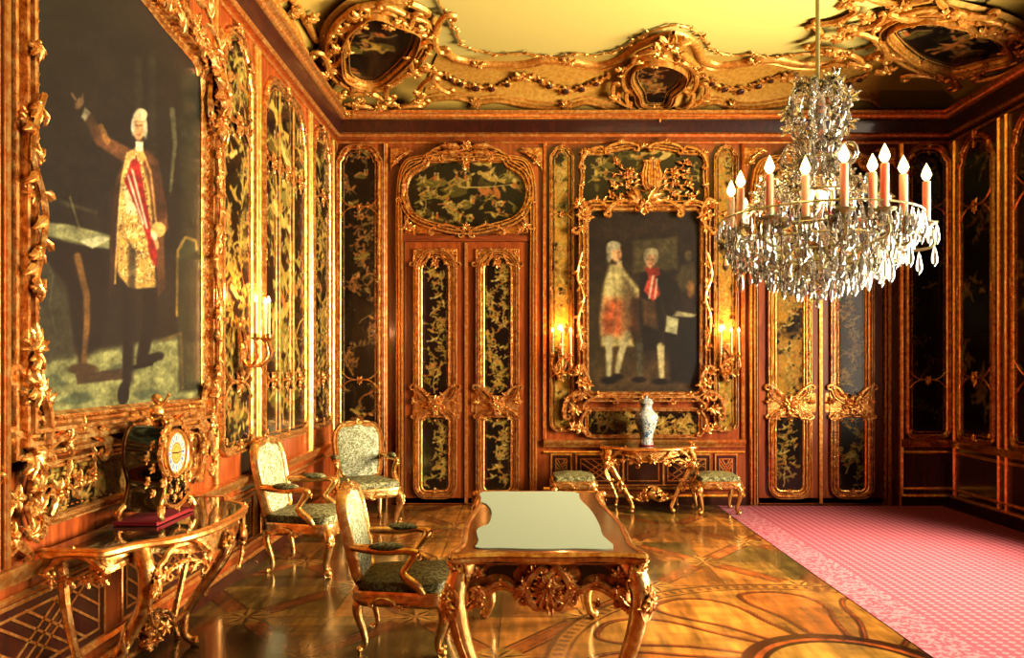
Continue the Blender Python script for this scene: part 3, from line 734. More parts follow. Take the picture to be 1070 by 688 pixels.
# ------------------------------------------------------------------ double portrait
root = empty('framed_portrait', BACK(MID, 1.2, 0), 'gilt-framed dark painting of two standing men in coats, above the porcelain vase', 'painting')
fu0, fu1, fv0, fv1 = ux(615), ux(730), vz(409), vz(222)
def portrait2(U, V):
    x, y = CX + 92 * U, CY - 92 * (V - EYE); P = Paint(x, y, (52, 34, 18), 2.2)
    P.poly([(612, 370), (732, 376), (732, 412), (612, 412)], (92, 66, 34), soft=14); P.ell(640, 345, 34, 60, (86, 66, 26), op=.7, soft=26)
    P.poly([(612, 250), (640, 222), (732, 222), (732, 240), (640, 252)], (64, 44, 24), soft=8)
    P.poly([(661, 252), (707, 248), (708, 282), (661, 286)], (92, 78, 42), .9, 4)
    P.ell(719, 268, 4, 6, (112, 90, 48), op=.8); P.poly([(712, 278), (724, 274), (728, 300), (712, 306), (706, 292)], (106, 88, 46), .7, 4); P.ell(721, 302, 4, 9, (170, 110, 46), op=.8)
    # left man in a pale coat
    P.poly([(637, 277), (648, 276), (656, 288), (668, 302), (684, 305), (684, 311), (660, 312), (655, 330), (662, 362), (628, 362), (626, 335), (630, 300)], (176, 156, 92), soft=4)
    P.poly([(632, 312), (656, 312), (664, 338), (658, 352), (630, 350), (628, 334)], (186, 74, 30), .85, 9); P.poly([(652, 292), (668, 312), (668, 352), (656, 352)], (70, 42, 22), .7, 8)
    P.line([(636, 355), (636, 392)], 8, (172, 158, 108), w1=5, soft=3); P.line([(655, 350), (648, 372), (645, 388)], 8, (160, 146, 98), w1=5, soft=3)
    P.ell(636, 398, 8, 3.5, (26, 16, 10)); P.ell(645, 394, 6, 3, (26, 16, 10))
    P.ell(640, 262, 7, 9, (168, 152, 108)); P.ell(644, 266, 5.2, 8, (196, 144, 92)); P.ell(641, 257, 7, 4.5, (174, 160, 116)); P.ell(636, 270, 2.5, 5, (140, 124, 86)); P.line([(646, 264), (648, 264)], 1.1, (120, 78, 48)); P.line([(646.5, 271), (648.5, 271)], 1, (160, 84, 58)); P.poly([(644, 272), (650, 273), (650, 281), (645, 280)], (190, 160, 104))
    P.ell(683, 308, 4, 3, (206, 160, 100)); P.poly([(668, 304), (676, 305), (676, 311), (668, 312)], (170, 60, 34))
    # right man in a dark coat with a striped sash
    P.poly([(668, 286), (690, 282), (706, 296), (712, 318), (704, 330), (704, 366), (672, 366), (668, 330)], (36, 24, 16), soft=3)
    P.poly([(673, 280), (688, 280), (690, 288), (678, 292)], (150, 44, 28)); P.poly([(678, 288), (684, 288), (690, 308), (682, 316), (672, 304)], (196, 66, 44)); P.line([(682, 289), (678, 312)], 1.6, (216, 200, 160)); P.line([(686, 292), (684, 312)], 1.2, (216, 200, 160))
    P.poly([(670, 312), (684, 316), (688, 345), (672, 340)], (110, 74, 36), .8, 4)
    P.line([(690, 362), (691, 394)], 8, (172, 156, 104), w1=5, soft=2.5); P.line([(668, 362), (668, 392)], 7, (92, 84, 56), w1=5, soft=3); P.ell(690, 399, 8, 3.2, (24, 14, 9)); P.ell(667, 397, 7, 3, (24, 14, 9))
    P.ell(680, 268, 7.4, 8.5, (160, 142, 98)); P.ell(679, 272, 5.2, 8, (198, 142, 92)); P.ell(680, 263.5, 6.4, 3.4, (168, 150, 104)); P.line([(676, 271), (677.2, 271)], 1, (126, 82, 52)); P.line([(681, 271), (682.2, 271)], 1, (126, 82, 52)); P.line([(678, 276.5), (680.5, 276.5)], 1, (158, 80, 56))
    # table and papers
    P.poly([(697, 335), (732, 330), (732, 400), (700, 400)], (34, 22, 14), soft=5); P.poly([(702, 331), (724, 332), (728, 329), (706, 325)], (166, 152, 104)); P.poly([(696, 330), (709, 333), (707, 350), (694, 347)], (156, 150, 104))
    P.poly([(648, 300), (656, 292), (660, 330), (656, 360), (648, 350)], (120, 98, 54), .6, 5); P.line([(640, 280), (644, 320), (640, 350)], 2, (120, 98, 56), .5, soft=3); P.ell(636, 300, 3, 16, (200, 186, 124), op=.4, soft=5)
    P.ell(646, 267, 2.6, 5, (160, 116, 72), op=.5, soft=3); P.ell(682, 274, 2.6, 5, (150, 100, 58), op=.5, soft=3); P.ell(674, 270, 1.4, 3.5, (150, 134, 94)); P.ell(685.5, 270, 1.4, 3.5, (136, 120, 84))
    P.poly([(700, 300), (712, 316), (704, 330), (698, 320)], (52, 34, 22), .8, 4); P.line([(688, 300), (694, 330), (692, 360)], 2, (70, 48, 30), .7, soft=3)
    P.texture(.12, .30, 3); P.texture(.45, .2, 5); P.c = P.c * (.42 + .55 * np.clip(P.c.mean(-1, keepdims=True) / 130, 0, 1)); return P.c
path = outline(fu0, fu1, fv0, fv1, .06, .06)
painted('canvas', BACK, fu0, fu1, fv0, fv1, .03, .009, portrait2, 'canvas', root, path)
mb = MB(BACK).sweep(path, PR(.13, .10, 3)); beading(mb, inset(path, -.02), .011, .06, .035)
for s_, uu in ((-1, fu0), (1, fu1)):
    o = uu + s_ * .08
    for z, a in ((fv1 - .05, PI / 2), (fv0 + .1, -PI / 2)):
        mb.cscroll((o + s_ * .03, z - .18), (o - s_ * .02, z + .16), s_ * .07 * (1 if a > 0 else 1), .03, .08)
        mb.clump(o + s_ * .02, z + .1, .08, PI / 2 - s_ * .3, .2, 6, 2.4); mb.clump(o, z - .12, .08, -PI / 2, .16, 5, 2.0); mb.flower(o, z, .1, .08)
    for z in (1.75, 2.0, 2.5, 2.75): mb.clump(o, z, .08, PI / 2 if z in (1.75, 2.5) else -PI / 2, .15, 4, 1.0)
    mb.vine(cr([(o, 2.85), (o + s_ * .05, 2.6), (o - s_ * .02, 2.35), (o + s_ * .04, 2.1), (o, 1.8)], 6), .014, .09, .08, .07)
    mb.cscroll((uu + s_ * .10, 1.30), (uu + s_ * .28, 1.02), s_ * .06, .026, .06); mb.cscroll((uu - s_ * .3, 1.22), (uu + s_ * .05, 1.16), s_ * .05, .025, .07)
    mb.clump(uu + s_ * .14, 1.12, .06, -PI / 2 + s_ * .6, .2, 6, 2.2); mb.clump(uu + s_ * .17, .85, .05, PI / 2, .17, 5, 1.8)
for s_ in (-1, 1):
    mb.cscroll((MID + s_ * .08, 3.40), (MID + s_ * .42, 3.33), s_ * .07, .03, .09); mb.cscroll((MID + s_ * .40, 3.36), (MID + s_ * .68, 3.40), s_ * .05, .026, .08)
    for k in range(3): mb.leaf(MID + s_ * .04, 3.40, .1, PI / 2 - s_ * (.3 + k * .45), .22 - k * .02, .08, bend=-s_ * .5)
mb.clump(MID, 3.36, .1, PI / 2, .18, 7, 2.6); mb.flower(MID, 3.36, .12, .09); mb.clump(MID, 3.32, .1, -PI / 2, .1, 5, 1.6)
mb.clump(MID, 1.22, .08, PI / 2, .12, 7, 2.8); mb.flower(MID, 1.2, .09, .06)
mb.build('gilt_frame', 'gold', root, world=True)
# low horizontal lacquer panel under it
root = empty('low_lacquer_panel', BACK(MID, .8, 0), 'low horizontal gold floral lacquer panel behind the porcelain vase', 'wall panel')
lp = outline(MID - .62, MID + .62, .80, 1.06, .05, .05); board(BACK, lp, .015, .008, None, root, seed=36, style='floral', fill=1.8)
mb = MB(BACK).sweep(lp, PR(.05, .05, 2)); beading(mb, inset(lp, .02), .006, .02, .028)
for s_ in (-1, 1): mb.cscroll((MID + s_ * .66, .80), (MID + s_ * .66, 1.06), -s_ * .05, .02, .05); mb.clump(MID + s_ * .7, .84, .05, PI / 2 - s_ * .6, .16, 5, 2.2)
mb.build('gilt_frame', 'gold', root, world=True)

# ------------------------------------------------------------------ dado inlay panels
def lattice(F, u0, u1, v0, v1, label, kind='lattice', group=None, n=1):
    root = empty('dado_panel', F((u0 + u1) / 2, v0, 0), label, 'dado panel', group)
    MB(F).box((u0, v0, .002), (u1, v1, .008)).build('dark_field', 'wood_dark', root, world=True, smooth=False)
    mb = MB(F); pr = [(0, 0), (0, .016), (.012, .018), (.018, .014), (.018, 0)]
    mb.sweep([(u0, v0), (u1, v0), (u1, v1), (u0, v1)], pr)
    w, h = u1 - u0, v1 - v0; e = .035
    a0, a1, b0, b1 = u0 + e, u1 - e, v0 + e, v1 - e
    mb.sweep([(a0, b0), (a1, b0), (a1, b1), (a0, b1)], [(-.012, .006), (-.012, .012), (0, .012), (0, .006)])
    def bar(p, q): mb.sweep([p, q], [(-.006, .006), (-.006, .013), (.006, .013), (.006, .006)], closed=False)
    def clip(p, q):
        (x0, y0), (x1, y1) = p, q; t0, t1 = 0.0, 1.0
        for d, lo, hi, s_ in ((x1 - x0, a0, a1, x0), (y1 - y0, b0, b1, y0)):
            if abs(d) < 1e-9:
                if s_ < lo or s_ > hi: return
                continue
            ta, tb = (lo - s_) / d, (hi - s_) / d
            if ta > tb: ta, tb = tb, ta
            t0, t1 = max(t0, ta), min(t1, tb)
        if t1 - t0 > .02: bar((x0 + (x1 - x0) * t0, y0 + (y1 - y0) * t0), (x0 + (x1 - x0) * t1, y0 + (y1 - y0) * t1))
    if kind == 'lattice':
        cu, cv = (a0 + a1) / 2, (b0 + b1) / 2; sl = (b1 - b0) / (a1 - a0) * 1.15; sl = max(.6, min(1.6, sl))
        step = .062 if w > .3 else .05
        for k in (-1, 0, 1): clip((cu - 2, cv - 2 * sl + k * step), (cu + 2, cv + 2 * sl + k * step))
        for k in range(-12, 13):
            if abs(k) < 2 and n: clip((cu - 2, cv + 2 * sl + k * step), (cu + 2, cv - 2 * sl + k * step)); continue
            # comb strokes on each side of the bands
            y0 = cv + k * step * 1.35
            clip((cu + .02, y0 - .02 * sl), (cu + 2, y0 - 2 * sl)) if k > 0 else clip((cu - .02, y0 + .02 * sl), (cu - 2, y0 + 2 * sl))
    mb.build('gilt_fret', 'gold_line', root, world=True, smooth=False); return root
lattice(BACK, ux(577), ux(596), .23, .56, 'small gilt-fret dado panel behind the left stool')
lattice(BACK, ux(603), ux(650), .23, .56, 'wide gilt-fret dado panel between the left stool and the console table')
lattice(BACK, ux(652), ux(692), .23, .56, 'plain dark dado panel framed under the middle of the console table', 'plain')
lattice(BACK, ux(694), ux(741), .23, .56, 'wide gilt-fret dado panel between the console table and the right stool')
lattice(BACK, ux(748), ux(769), .23, .56, 'small gilt-fret dado panel above the right stool, beside the right door')
lattice(LEFT, 2.9, 3.86, .21, .555, 'large gilt-fret dado panel on the left wall in front of the near console leg')
lattice(LEFT, 4.05, 5.1, .23, .55, 'gilt-fret dado panel on the left wall under the far half of the console')
lattice(LEFT, 5.35, 6.0, .23, .55, 'dado panel on the left wall behind the side-facing armchair', 'plain')
lattice(LEFT, 6.2, 7.45, .23, .55, 'long dado panel on the left wall below the three-column lacquer panel', 'plain')

# ------------------------------------------------------------------ left wall
OL = [(150, 128, 52), (176, 146, 60), (196, 156, 70), (120, 104, 44), (168, 100, 44)]
tall_panel(LEFT, 5.40, 5.95, .98, 4.0, 'tall lacquer panel on the left wall beside the huge portrait, behind its sconce', 'land', 41, (3.36, 1.45), fw=.07, res=.012, rt=.26, step=.04, s=.09, fill=1.3, cols=OL)
tall_panel(LEFT, 6.28, 7.42, .98, 3.98, 'wide three-column lacquer panel on the left wall behind the side-facing armchair', 'land', 42, (3.30, 1.45), (6.64, 7.04), fw=.07, res=.012, rt=.28, step=.05, s=.08, fill=1.5, cols=OL)
tall_panel(LEFT, 7.78, 8.36, .98, 4.02, 'narrow lacquer panel on the left wall nearest the back corner', 'land', 43, (3.36, 1.45), fw=.06, res=.012, rt=.22, step=.04, s=.08, fill=1.2, cols=OL)
for i, y in enumerate((3.02, 2.9, 5.27, 6.07, 6.14, 7.58, 7.66, 8.55)):
    mb = MB(LEFT); strip(mb, LEFT, y, .05, .75, 4.1); struct(mb, 'trim_%d' % (70 + i), 'gold_line')
# large portrait
struct(MB(LEFT).box((2.80, .76, 0), (3.045, 4.05, .085)), 'trim_90', 'wood_dark', smooth=False)
mb = MB(Fr((XL + .085, 0, 0), (0, 1, 0), (0, 0, 1), (1, 0, 0)))
for y_, w_ in ((3.015, .03), (2.95, .04)): strip(mb, LEFT, y_, w_, .76, 4.05, .02)
struct(mb, 'trim_91', 'gold_line')
root = empty('framed_portrait', LEFT(4.1, 1.2, 0), 'huge gilt-framed full-length portrait of a man raising one arm, on the left wall', 'painting')
Y0, Y1, Z0, Z1 = 3.27, 4.96, 1.36, 3.56
def portrait1(U, V):
    x, y = CX - FL * 2.12 / U, CY - (V - EYE) * FL / U; P = Paint(x, y, (42, 33, 22), 2.0)
    P.poly([(27, -300), (203, 40), (203, 120), (27, 0)], (34, 26, 18), soft=30)
    P.poly([(134, 60), (141, 60), (141, 250), (134, 250)], (62, 52, 36), .7, 4); P.poly([(148, 50), (156, 50), (156, 250), (148, 250)], (58, 48, 34), .7, 4)
    P.poly([(183, 70), (203, 80), (203, 420), (183, 420)], (60, 58, 32), .8, 10); P.line([(173, 115), (176, 150), (171, 200)], 6, (104, 100, 62), .7, 3)
    P.poly([(27, 378), (180, 352), (203, 372), (203, 416), (27, 438)], (126, 124, 72), soft=8)                 # floor tiles
    for q in ((30, 393, 50, 391, 62, 402, 40, 406), (52, 420, 66, 411, 84, 410, 90, 418, 70, 424), (105, 385, 125, 378, 135, 388, 112, 396), (130, 412, 150, 405, 165, 412, 140, 419)):
        P.poly([(q[i], q[i + 1]) for i in range(0, len(q), 2)], (78, 88, 58), .8, 3)
    P.poly([(27, 262), (64, 300), (70, 375), (27, 380)], (74, 70, 44), .8, 5); P.line([(40, 275), (46, 290), (42, 320), (50, 350)], 2, (100, 92, 58), .6)
    P.poly([(27, 232), (60, 234), (108, 246), (106, 261), (70, 256), (27, 244)], (128, 124, 78), soft=2.5)      # table top
    P.poly([(27, 246), (106, 262), (100, 350), (74, 384), (60, 300)], (36, 24, 15), soft=6)
    P.line([(72, 268), (82, 310), (82, 340), (78, 384)], 8, (122, 82, 36), w1=6, soft=3); P.ell(78, 386, 16, 6, (84, 58, 28)); P.poly([(70, 392), (124, 384), (124, 396), (72, 402)], (70, 46, 24), .9)
    P.poly([(74, 252), (100, 246), (107, 250), (88, 260)], (172, 164, 116)); P.line([(27, 198), (62, 214), (92, 222)], 5, (104, 96, 62), .6, w1=2, soft=4); P.line([(64, 206), (76, 245)], 2, (128, 118, 70), .8)
    # chair at the right
    P.ell(191, 270, 12, 24, (60, 62, 34)); P.line([(178, 330), (179, 262), (187, 248), (198, 252), (202, 280)], 3, (136, 104, 42)); P.poly([(179, 270), (202, 262), (203, 408), (180, 410)], (54, 54, 30), .9, 4); P.line([(164, 356), (182, 348), (184, 405)], 3, (112, 88, 40), .8)
    # figure
    P.line([(128, 255), (127, 330), (124, 402)], 17, (26, 20, 14), w1=8, soft=3); P.line([(148, 255), (150, 330), (140, 378), (160, 372)], 17, (24, 19, 14), w1=8, soft=3)
    P.ell(121, 412, 6, 12, (20, 15, 11), .1); P.line([(128, 385), (150, 380)], 5, (20, 15, 11))
    P.poly([(126, 158), (146, 156), (158, 168), (168, 225), (164, 245), (166, 300), (158, 310), (154, 250), (118, 250), (106, 310), (108, 230), (114, 185)], (104, 62, 32), soft=3)   # coat
    P.line([(124, 162), (96, 146), (84, 122)], 16, (116, 70, 38), w1=9, soft=3); P.line([(104, 148), (97, 132)], 6, (166, 112, 50), .8)
    P.poly([(80, 112), (86, 118), (80, 127), (76, 122)], (196, 186, 140)); P.ell(74, 108, 4, 7, (196, 140, 86), .5); P.line([(70, 104), (66, 98)], 2.5, (196, 140, 86)); P.line([(77, 105), (78, 98)], 2, (190, 134, 80))
    P.poly([(124, 160), (138, 152), (146, 166), (152, 235), (154, 300), (136, 302), (126, 300), (116, 288), (114, 240), (118, 190)], (190, 146, 70), soft=2.5)   # gold waistcoat
    P.poly([(128, 166), (138, 166), (142, 225), (124, 225), (122, 196)], (204, 190, 140), .9, 3)
    P.poly([(120, 226), (150, 226), (156, 300), (138, 300), (126, 262), (122, 292), (114, 284)], (178, 132, 58), .9, 3); P.line([(130, 262), (142, 264)], 2, (60, 40, 20), .7)
    
    P.line([(148, 172), (158, 205), (164, 238)], 13, (112, 66, 36), w1=10, soft=3); P.ell(158, 240, 8, 8, (190, 146, 76)); P.ell(152, 248, 5, 6, (204, 186, 140)); P.ell(155, 256, 4, 5, (190, 130, 80))
    P.ell(138, 129, 8, 15, (164, 152, 110)); P.ell(137, 134, 6, 12.5, (202, 146, 92)); P.ell(140, 120, 6.5, 6.5, (176, 164, 120), .2); P.poly([(134, 148), (142, 148), (142, 158), (134, 158)], (206, 194, 150))
    P.line([(133, 131), (135.5, 131)], 1.1, (104, 66, 40)); P.line([(138.5, 131), (141, 131)], 1.1, (104, 66, 40)); P.line([(136.5, 132), (136, 138)], 1, (160, 110, 66)); P.line([(134.5, 141), (138.5, 141)], 1.1, (150, 72, 48))
    P.poly([(108, 200), (118, 186), (116, 240), (112, 300), (106, 308)], (62, 34, 20), .7, 4); P.poly([(150, 172), (158, 172), (168, 225), (158, 232)], (64, 36, 22), .6, 4)
    P.speck([(124, 160), (138, 154), (152, 235), (156, 300), (118, 288), (114, 240), (118, 190)], (222, 196, 124), .35, .52, 3); P.speck([(124, 160), (138, 154), (152, 235), (156, 300), (118, 288), (114, 240), (118, 190)], (120, 78, 34), .5, .56, 9)
    P.poly([(128, 172), (138, 170), (150, 236), (150, 262), (140, 230), (122, 190)], (178, 36, 28)); P.line([(126, 184), (142, 234)], 2.2, (206, 188, 146)); P.ell(152, 262, 4, 16, (170, 36, 26), -.2); P.line([(130, 176), (146, 238)], 2.2, (206, 188, 146)); P.ell(133, 172, 5, 6, (186, 40, 30))
    P.line([(126, 160), (119, 190), (115, 240), (112, 296)], 2.2, (214, 166, 84), .8); P.line([(142, 160), (150, 180), (156, 236)], 2.2, (204, 154, 76), .7)
    P.ell(139.5, 137, 4, 10, (150, 98, 58), op=.45, soft=4); P.ell(135, 138, 2.2, 3, (206, 130, 86), op=.4); P.line([(132, 127.5), (135.5, 127)], 1, (120, 84, 52)); P.line([(138, 127), (141.5, 127.5)], 1, (120, 84, 52))
    P.ell(131, 133, 2, 7, (204, 196, 158)); P.ell(144.5, 136, 2.2, 8, (168, 158, 120)); P.poly([(126, 250), (134, 262), (132, 400), (126, 402)], (40, 31, 22), .6, 4)
    P.poly([(27, 100), (110, 60), (110, 110), (27, 240)], (50, 40, 27), .5, 20)
    P.texture(.10, .30, 3); P.texture(.4, .2, 5); P.c = P.c * (.40 + .55 * np.clip(P.c.mean(-1, keepdims=True) / 130, 0, 1)); return P.c
pth = cr([(Y0, Z0), (Y1, Z0)], 2) + cr([(Y1, Z0 + .02), (Y1, 2.4), (Y1, 3.34), (4.90, 3.42), (4.83, 3.48), (4.45, 3.52), (4.12, 3.56), (3.8, 3.52), (3.42, 3.48), (3.33, 3.42), (Y0, 3.34), (Y0, 2.4), (Y0, Z0 + .02)], 5)
painted('canvas', LEFT, Y0, Y1, Z0, Z1 + .05, .04, .0065, portrait1, 'canvas', root, pth)
mb = MB(LEFT).sweep(pth, PR(.20, .10, 4)); beading(mb, inset(pth, -.03), .012, .07, .045)
def band(mb, P, r, h, sz, n):                      # scrolls and leaves following a rail
    L = len(P)
    for i in range(n):
        k = int((i + .5) * (L - 1) / n); a, b = P[k], P[min(L - 1, k + 1)]; an = math.atan2(b[1] - a[1], b[0] - a[0])
        mb.clump(a[0], a[1], h, an + random.uniform(-.4, .4), sz, 5, 1.8); mb.leaf(a[0], a[1], h, an + PI + .5, sz, sz * .4, bend=.6); mb.leaf(a[0], a[1], h, an + PI - .5, sz, sz * .4, bend=-.6)
topL = cr([(Y1 + .12, 3.2), (Y1 + .10, 3.44), (4.9, 3.58), (4.5, 3.64), (4.12, 3.70), (3.7, 3.64), (3.3, 3.55), (3.15, 3.4)], 6)
mb.tube([(p[0], p[1], .08) for p in topL], .03, 7); band(mb, topL, 0, .12, .15, 12)
for y0, z0, y1, z1, b in ((Y1 + .20, 3.15, Y1 + .0, 3.6, -.10), (Y1 + .02, 3.58, 4.5, 3.70, -.06), (4.5, 3.62, 4.1, 3.78, .07), (Y1 + .16, 3.05, Y1 + .02, 3.36, .06)):
    mb.cscroll((y0, z0), (y1, z1), b, .028, .09)
mb.flower(Y1 + .10, 3.36, .14, .14, 7); mb.clump(Y1 + .12, 3.2, .12, -PI / 2, .26, 6, 1.4); mb.clump(Y1 + .05, 3.45, .12, PI / 2, .2, 5, 2)
mb.vine(cr([(Y1 + .24, 3.25), (Y1 + .12, 3.62), (4.75, 3.85), (4.3, 3.86)], 8), .015, .13, .15, .09)
for z in (3.0, 2.75, 2.5, 2.15, 1.95, 1.72, 1.58):
    mb.clump(Y1 + .10, z, .11, PI / 2 if z in (2.75, 2.15, 1.72) else -PI / 2, .14, 5, 1.3); mb.clump(Y0 - .10, z - .1, .11, PI / 2 if z in (2.5, 1.95) else -PI / 2, .14, 5, 1.3)
mb.vine(cr([(Y1 + .10, 2.95), (Y1 + .14, 2.6), (Y1 + .06, 2.3), (Y1 + .14, 1.9), (Y1 + .10, 1.5)], 6), .014, .12, .09, .08)
mb.vine(cr([(Y0 - .06, 2.7), (Y0 - .14, 2.45), (Y0 - .05, 2.2), (Y0 - .12, 1.9)], 6), .014, .12, .1, .07)
for y, z, a, sz in ((Y1 + .12, 1.36, PI / 2, .26), (Y1 + .05, 1.24, -.3, .22), (Y1 + .1, 1.2, -1.2, .2), (Y0 - .08, 1.62, PI / 2, .26), (Y0 - .06, 1.42, PI / 2 + .3, .30), (Y0 - .08, 1.2, -PI / 2 + .2, .28), (Y0 + .15, 1.22, 0, .2), (Y0 - .12, 2.55, PI / 2, .2), (Y0 - .1, 2.3, -PI / 2, .18)):
    mb.clump(y, z, .08, a, sz * .7, 7, 2.2)
for a, b, bl in (((Y1 + .18, 1.55), (Y1 - .05, 1.20), -.10), ((Y1 - .05, 1.24), (Y1 - .5, 1.20), -.07), ((Y0 - .15, 1.55), (Y0 + .05, 1.20), .10), ((Y0 + .05, 1.22), (Y0 + .5, 1.20), .07), ((Y0 + .5, 1.20), (Y0 + .8, 1.24), -.05), ((Y1 - .5, 1.2), (Y1 - .8, 1.24), .05), ((Y0 - .18, 1.30), (Y0 - .02, .98), .09), ((Y1 + .22, 1.30), (Y1 + .1, 1.0), -.08)):
    mb.cscroll(a, b, bl * .8, .024, .07)
mb.clump(4.1, 1.22, .12, PI / 2, .15, 7, 2.8)
mb.build('gilt_frame', 'gold', root, world=True)
# long low lacquer panel under the big portrait
root = empty('low_lacquer_panel', LEFT(4.1, .86, 0), 'long low floral lacquer panel in a carved gilt frame behind the mantel clock', 'wall panel')
lp = outline(3.34, 4.9, .90, 1.10, .04, .04); board(LEFT, lp, .015, .009, None, root, seed=51, style='floral', fill=2.0)
mb = MB(LEFT).sweep(lp, PR(.05, .06, 2)); beading(mb, inset(lp, .02), .009, .03, .04)
for y, s_ in ((3.28, -1), (4.97, 1)):
    mb.cscroll((y, .84), (y, 1.14), -s_ * .05, .018, .04)
    for k in range(4): mb.clump(y + s_ * random.uniform(-.03, .12), .85 + k * .09, .07, PI / 2 + random.uniform(-1, 1), .15, 5, 2.2)
mb.vine(cr([(3.38, .9), (3.5, 1.05), (3.62, 1.0), (3.72, 1.08)], 6), .014, .04, .09, .05, 2); mb.flower(3.4, 1.0, .05, .07)
mb.build('gilt_frame', 'gold', root, world=True)
mb = MB(LEFT); mb.vine(cr([(3.2, .78), (3.05, .9), (3.1, 1.02), (2.98, 1.15)], 5), .02, .05, .10, .06, 2); mb.cscroll((3.0, .8), (3.22, .78), .05, .018, .05)
tag(mb.build('wall_carving', 'gold'), 'gilt scroll carving at the picture edge beside the long low lacquer panel', 'carving')

# ------------------------------------------------------------------ right wall in shade
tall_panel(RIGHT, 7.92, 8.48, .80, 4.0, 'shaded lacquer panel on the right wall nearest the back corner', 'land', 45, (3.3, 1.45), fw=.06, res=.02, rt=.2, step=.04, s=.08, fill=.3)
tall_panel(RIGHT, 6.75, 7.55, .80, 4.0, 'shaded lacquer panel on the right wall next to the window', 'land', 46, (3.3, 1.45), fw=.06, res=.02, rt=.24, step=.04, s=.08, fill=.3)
for i, y in enumerate((7.68, 7.8, 8.6)):
    mb = MB(RIGHT); strip(mb, RIGHT, y, .04, .0, 4.1); struct(mb, 'trim_%d' % (80 + i), 'gold_line')
# ------------------------------------------------------------------ cove and ceiling stucco
MC = 1.45
def mir(P): return [(2 * MC - p[0], p[1]) for p in P]
RX = lambda F, px_: [F.px(*p) for p in px_]
upper = RX(CB, [(461, 51), (474, 62), (496, 67), (520, 69), (547, 68), (570, 64), (591, 65), (615, 69), (632, 69)]) + [(MC - .42, CB.px(650, 63)[1]), (MC - .30, CB.px(650, 50)[1]), (MC - .15, CB.px(650, 41)[1]), (MC, CB.px(650, 37)[1])]
lower = RX(CB, [(440, 112), (452, 105), (477, 103), (499, 108), (520, 106), (547, 111), (570, 114), (592, 113), (610, 108), (623, 110), (640, 116), (655, 120)])
g1 = RX(CB, [(464, 76), (470, 81), (477, 84), (488, 89), (503, 91), (516, 91), (530, 87), (540, 80)])
g2 = RX(CB, [(556, 78), (562, 82), (569, 86), (582, 92), (596, 94), (610, 91), (623, 86), (638, 78)])
vin = RX(CB, [(458, 2), (468, 20), (477, 35), (483, 48), (500, 54), (520, 58), (547, 57), (580, 61), (600, 57), (620, 59)]) + [(MC - .45, CB.px(650, 52)[1]), (MC - .30, CB.px(650, 39)[1]), (MC - .12, CB.px(650, 30)[1]), (MC, CB.px(650, 27)[1])]
for side, mf in (('left', lambda P: P), ('right', mir)):
    up, lo = mf(cr(upper, 4)), mf(cr(lower, 4))
    mb = MB(CB); n = len(up); vs = []; m_ = 10
    lo2 = [lo[min(len(lo) - 1, int(i * len(lo) / n))] for i in range(n)]
    for i in range(n):
        for k in range(m_ + 1):
            t_ = k / m_; vs.append((up[i][0] * (1 - t_) + lo2[i][0] * t_, up[i][1] * (1 - t_) + lo2[i][1] * t_, .008 + .006 * math.sin(PI * t_)))
    mb.add(vs, [(i * (m_ + 1) + k, (i + 1) * (m_ + 1) + k, (i + 1) * (m_ + 1) + k + 1, i * (m_ + 1) + k + 1) for i in range(n - 1) for k in range(m_)])
    tag(mb.build('cove_band', 'stucco_band'), 'raised ochre stucco band filling the %s half of the back cove' % side, 'stucco')
    mb = MB(CB)
    mb.sweep(up, [(-.045, 0), (-.04, .03), (-.015, .05), (.02, .045), (.045, .02), (.05, 0)], False); mb.sweep(lo, [(-.04, 0), (-.03, .03), (0, .045), (.03, .03), (.04, 0)], False)
    for P_, off in ((up, -.09 if side == 'left' else .09), (lo, .07 if side == 'left' else -.07)):
        Q = [(p[0], p[1] + (-.1 if P_ is up else .07)) for p in P_]; mb.tube([(p[0], p[1], .012) for p in Q], .014, 5)
    tag(mb.build('cove_moulding', 'stucco'), 'wavy gilt moulding band along the %s half of the back cove' % side, 'stucco')
    for q, w in (((500, 66), 'upper outer'), ((595, 63), 'upper inner'), ((497, 108), 'lower outer'), ((592, 112), 'lower inner'), ((547, 79), 'central')):
        mb = MB(CB); p = mf([CB.px(*q)])[0]
        if w == 'central': mb.clump(p[0], p[1], .04, 0, .2, 5, 2.4); mb.clump(p[0], p[1], .04, PI, .2, 5, 2.4)
        else: mb.clump(p[0], p[1], .04, PI / 2, .18, 5, 2.0); mb.clump(p[0], p[1], .04, -PI / 2, .16, 4, 1.6)
        mb.flower(p[0], p[1], .05, .055)
        tag(mb.build('stucco_knot', 'stucco'), '%s gilt leaf knot on the %s half of the back cove' % (w, side), 'stucco', 'leaf knots on the back cove')
    for gi, g in enumerate((g1, g2)):
        P = mf(cr(g, 5)); rt = empty('flower_garland', CB(P[18][0], P[18][1], .02), '%s stucco garland with dark flower centres, %s half of the back cove' % (('outer', 'inner')[gi], side), 'garland', 'stucco garlands on the back cove')
        a = MB(CB); a.vine(P, .018, .03, .075, .035)
        for i in (6, 12, 18, 24, 30):
            i = min(i, len(P) - 1); r = .058 - .008 * abs(i - 18) / 6; a.flower(P[i][0], P[i][1], .035, r * 1.5, 7); b = MB(CB); b.ball((P[i][0], P[i][1], .06), r * .8, 8, 5, (1, 1, .5)); b.build('flower_centre', 'wood_dark', rt, world=True)
        a.build('leaves', 'stucco', rt, world=True)
    mb = MB(CB); V = mf(cr(vin, 6)); mb.vine(V, .010, .02, .065, .09, 4)
    for k in (10, 40): mb.clump(V[k][0], V[k][1], .02, PI / 2, .1, 5, 2.6)
    tag(mb.build('ceiling_vine', 'stucco'), 'thin gilt vine creeping along the ceiling edge, %s of the central cartouche' % side, 'stucco')
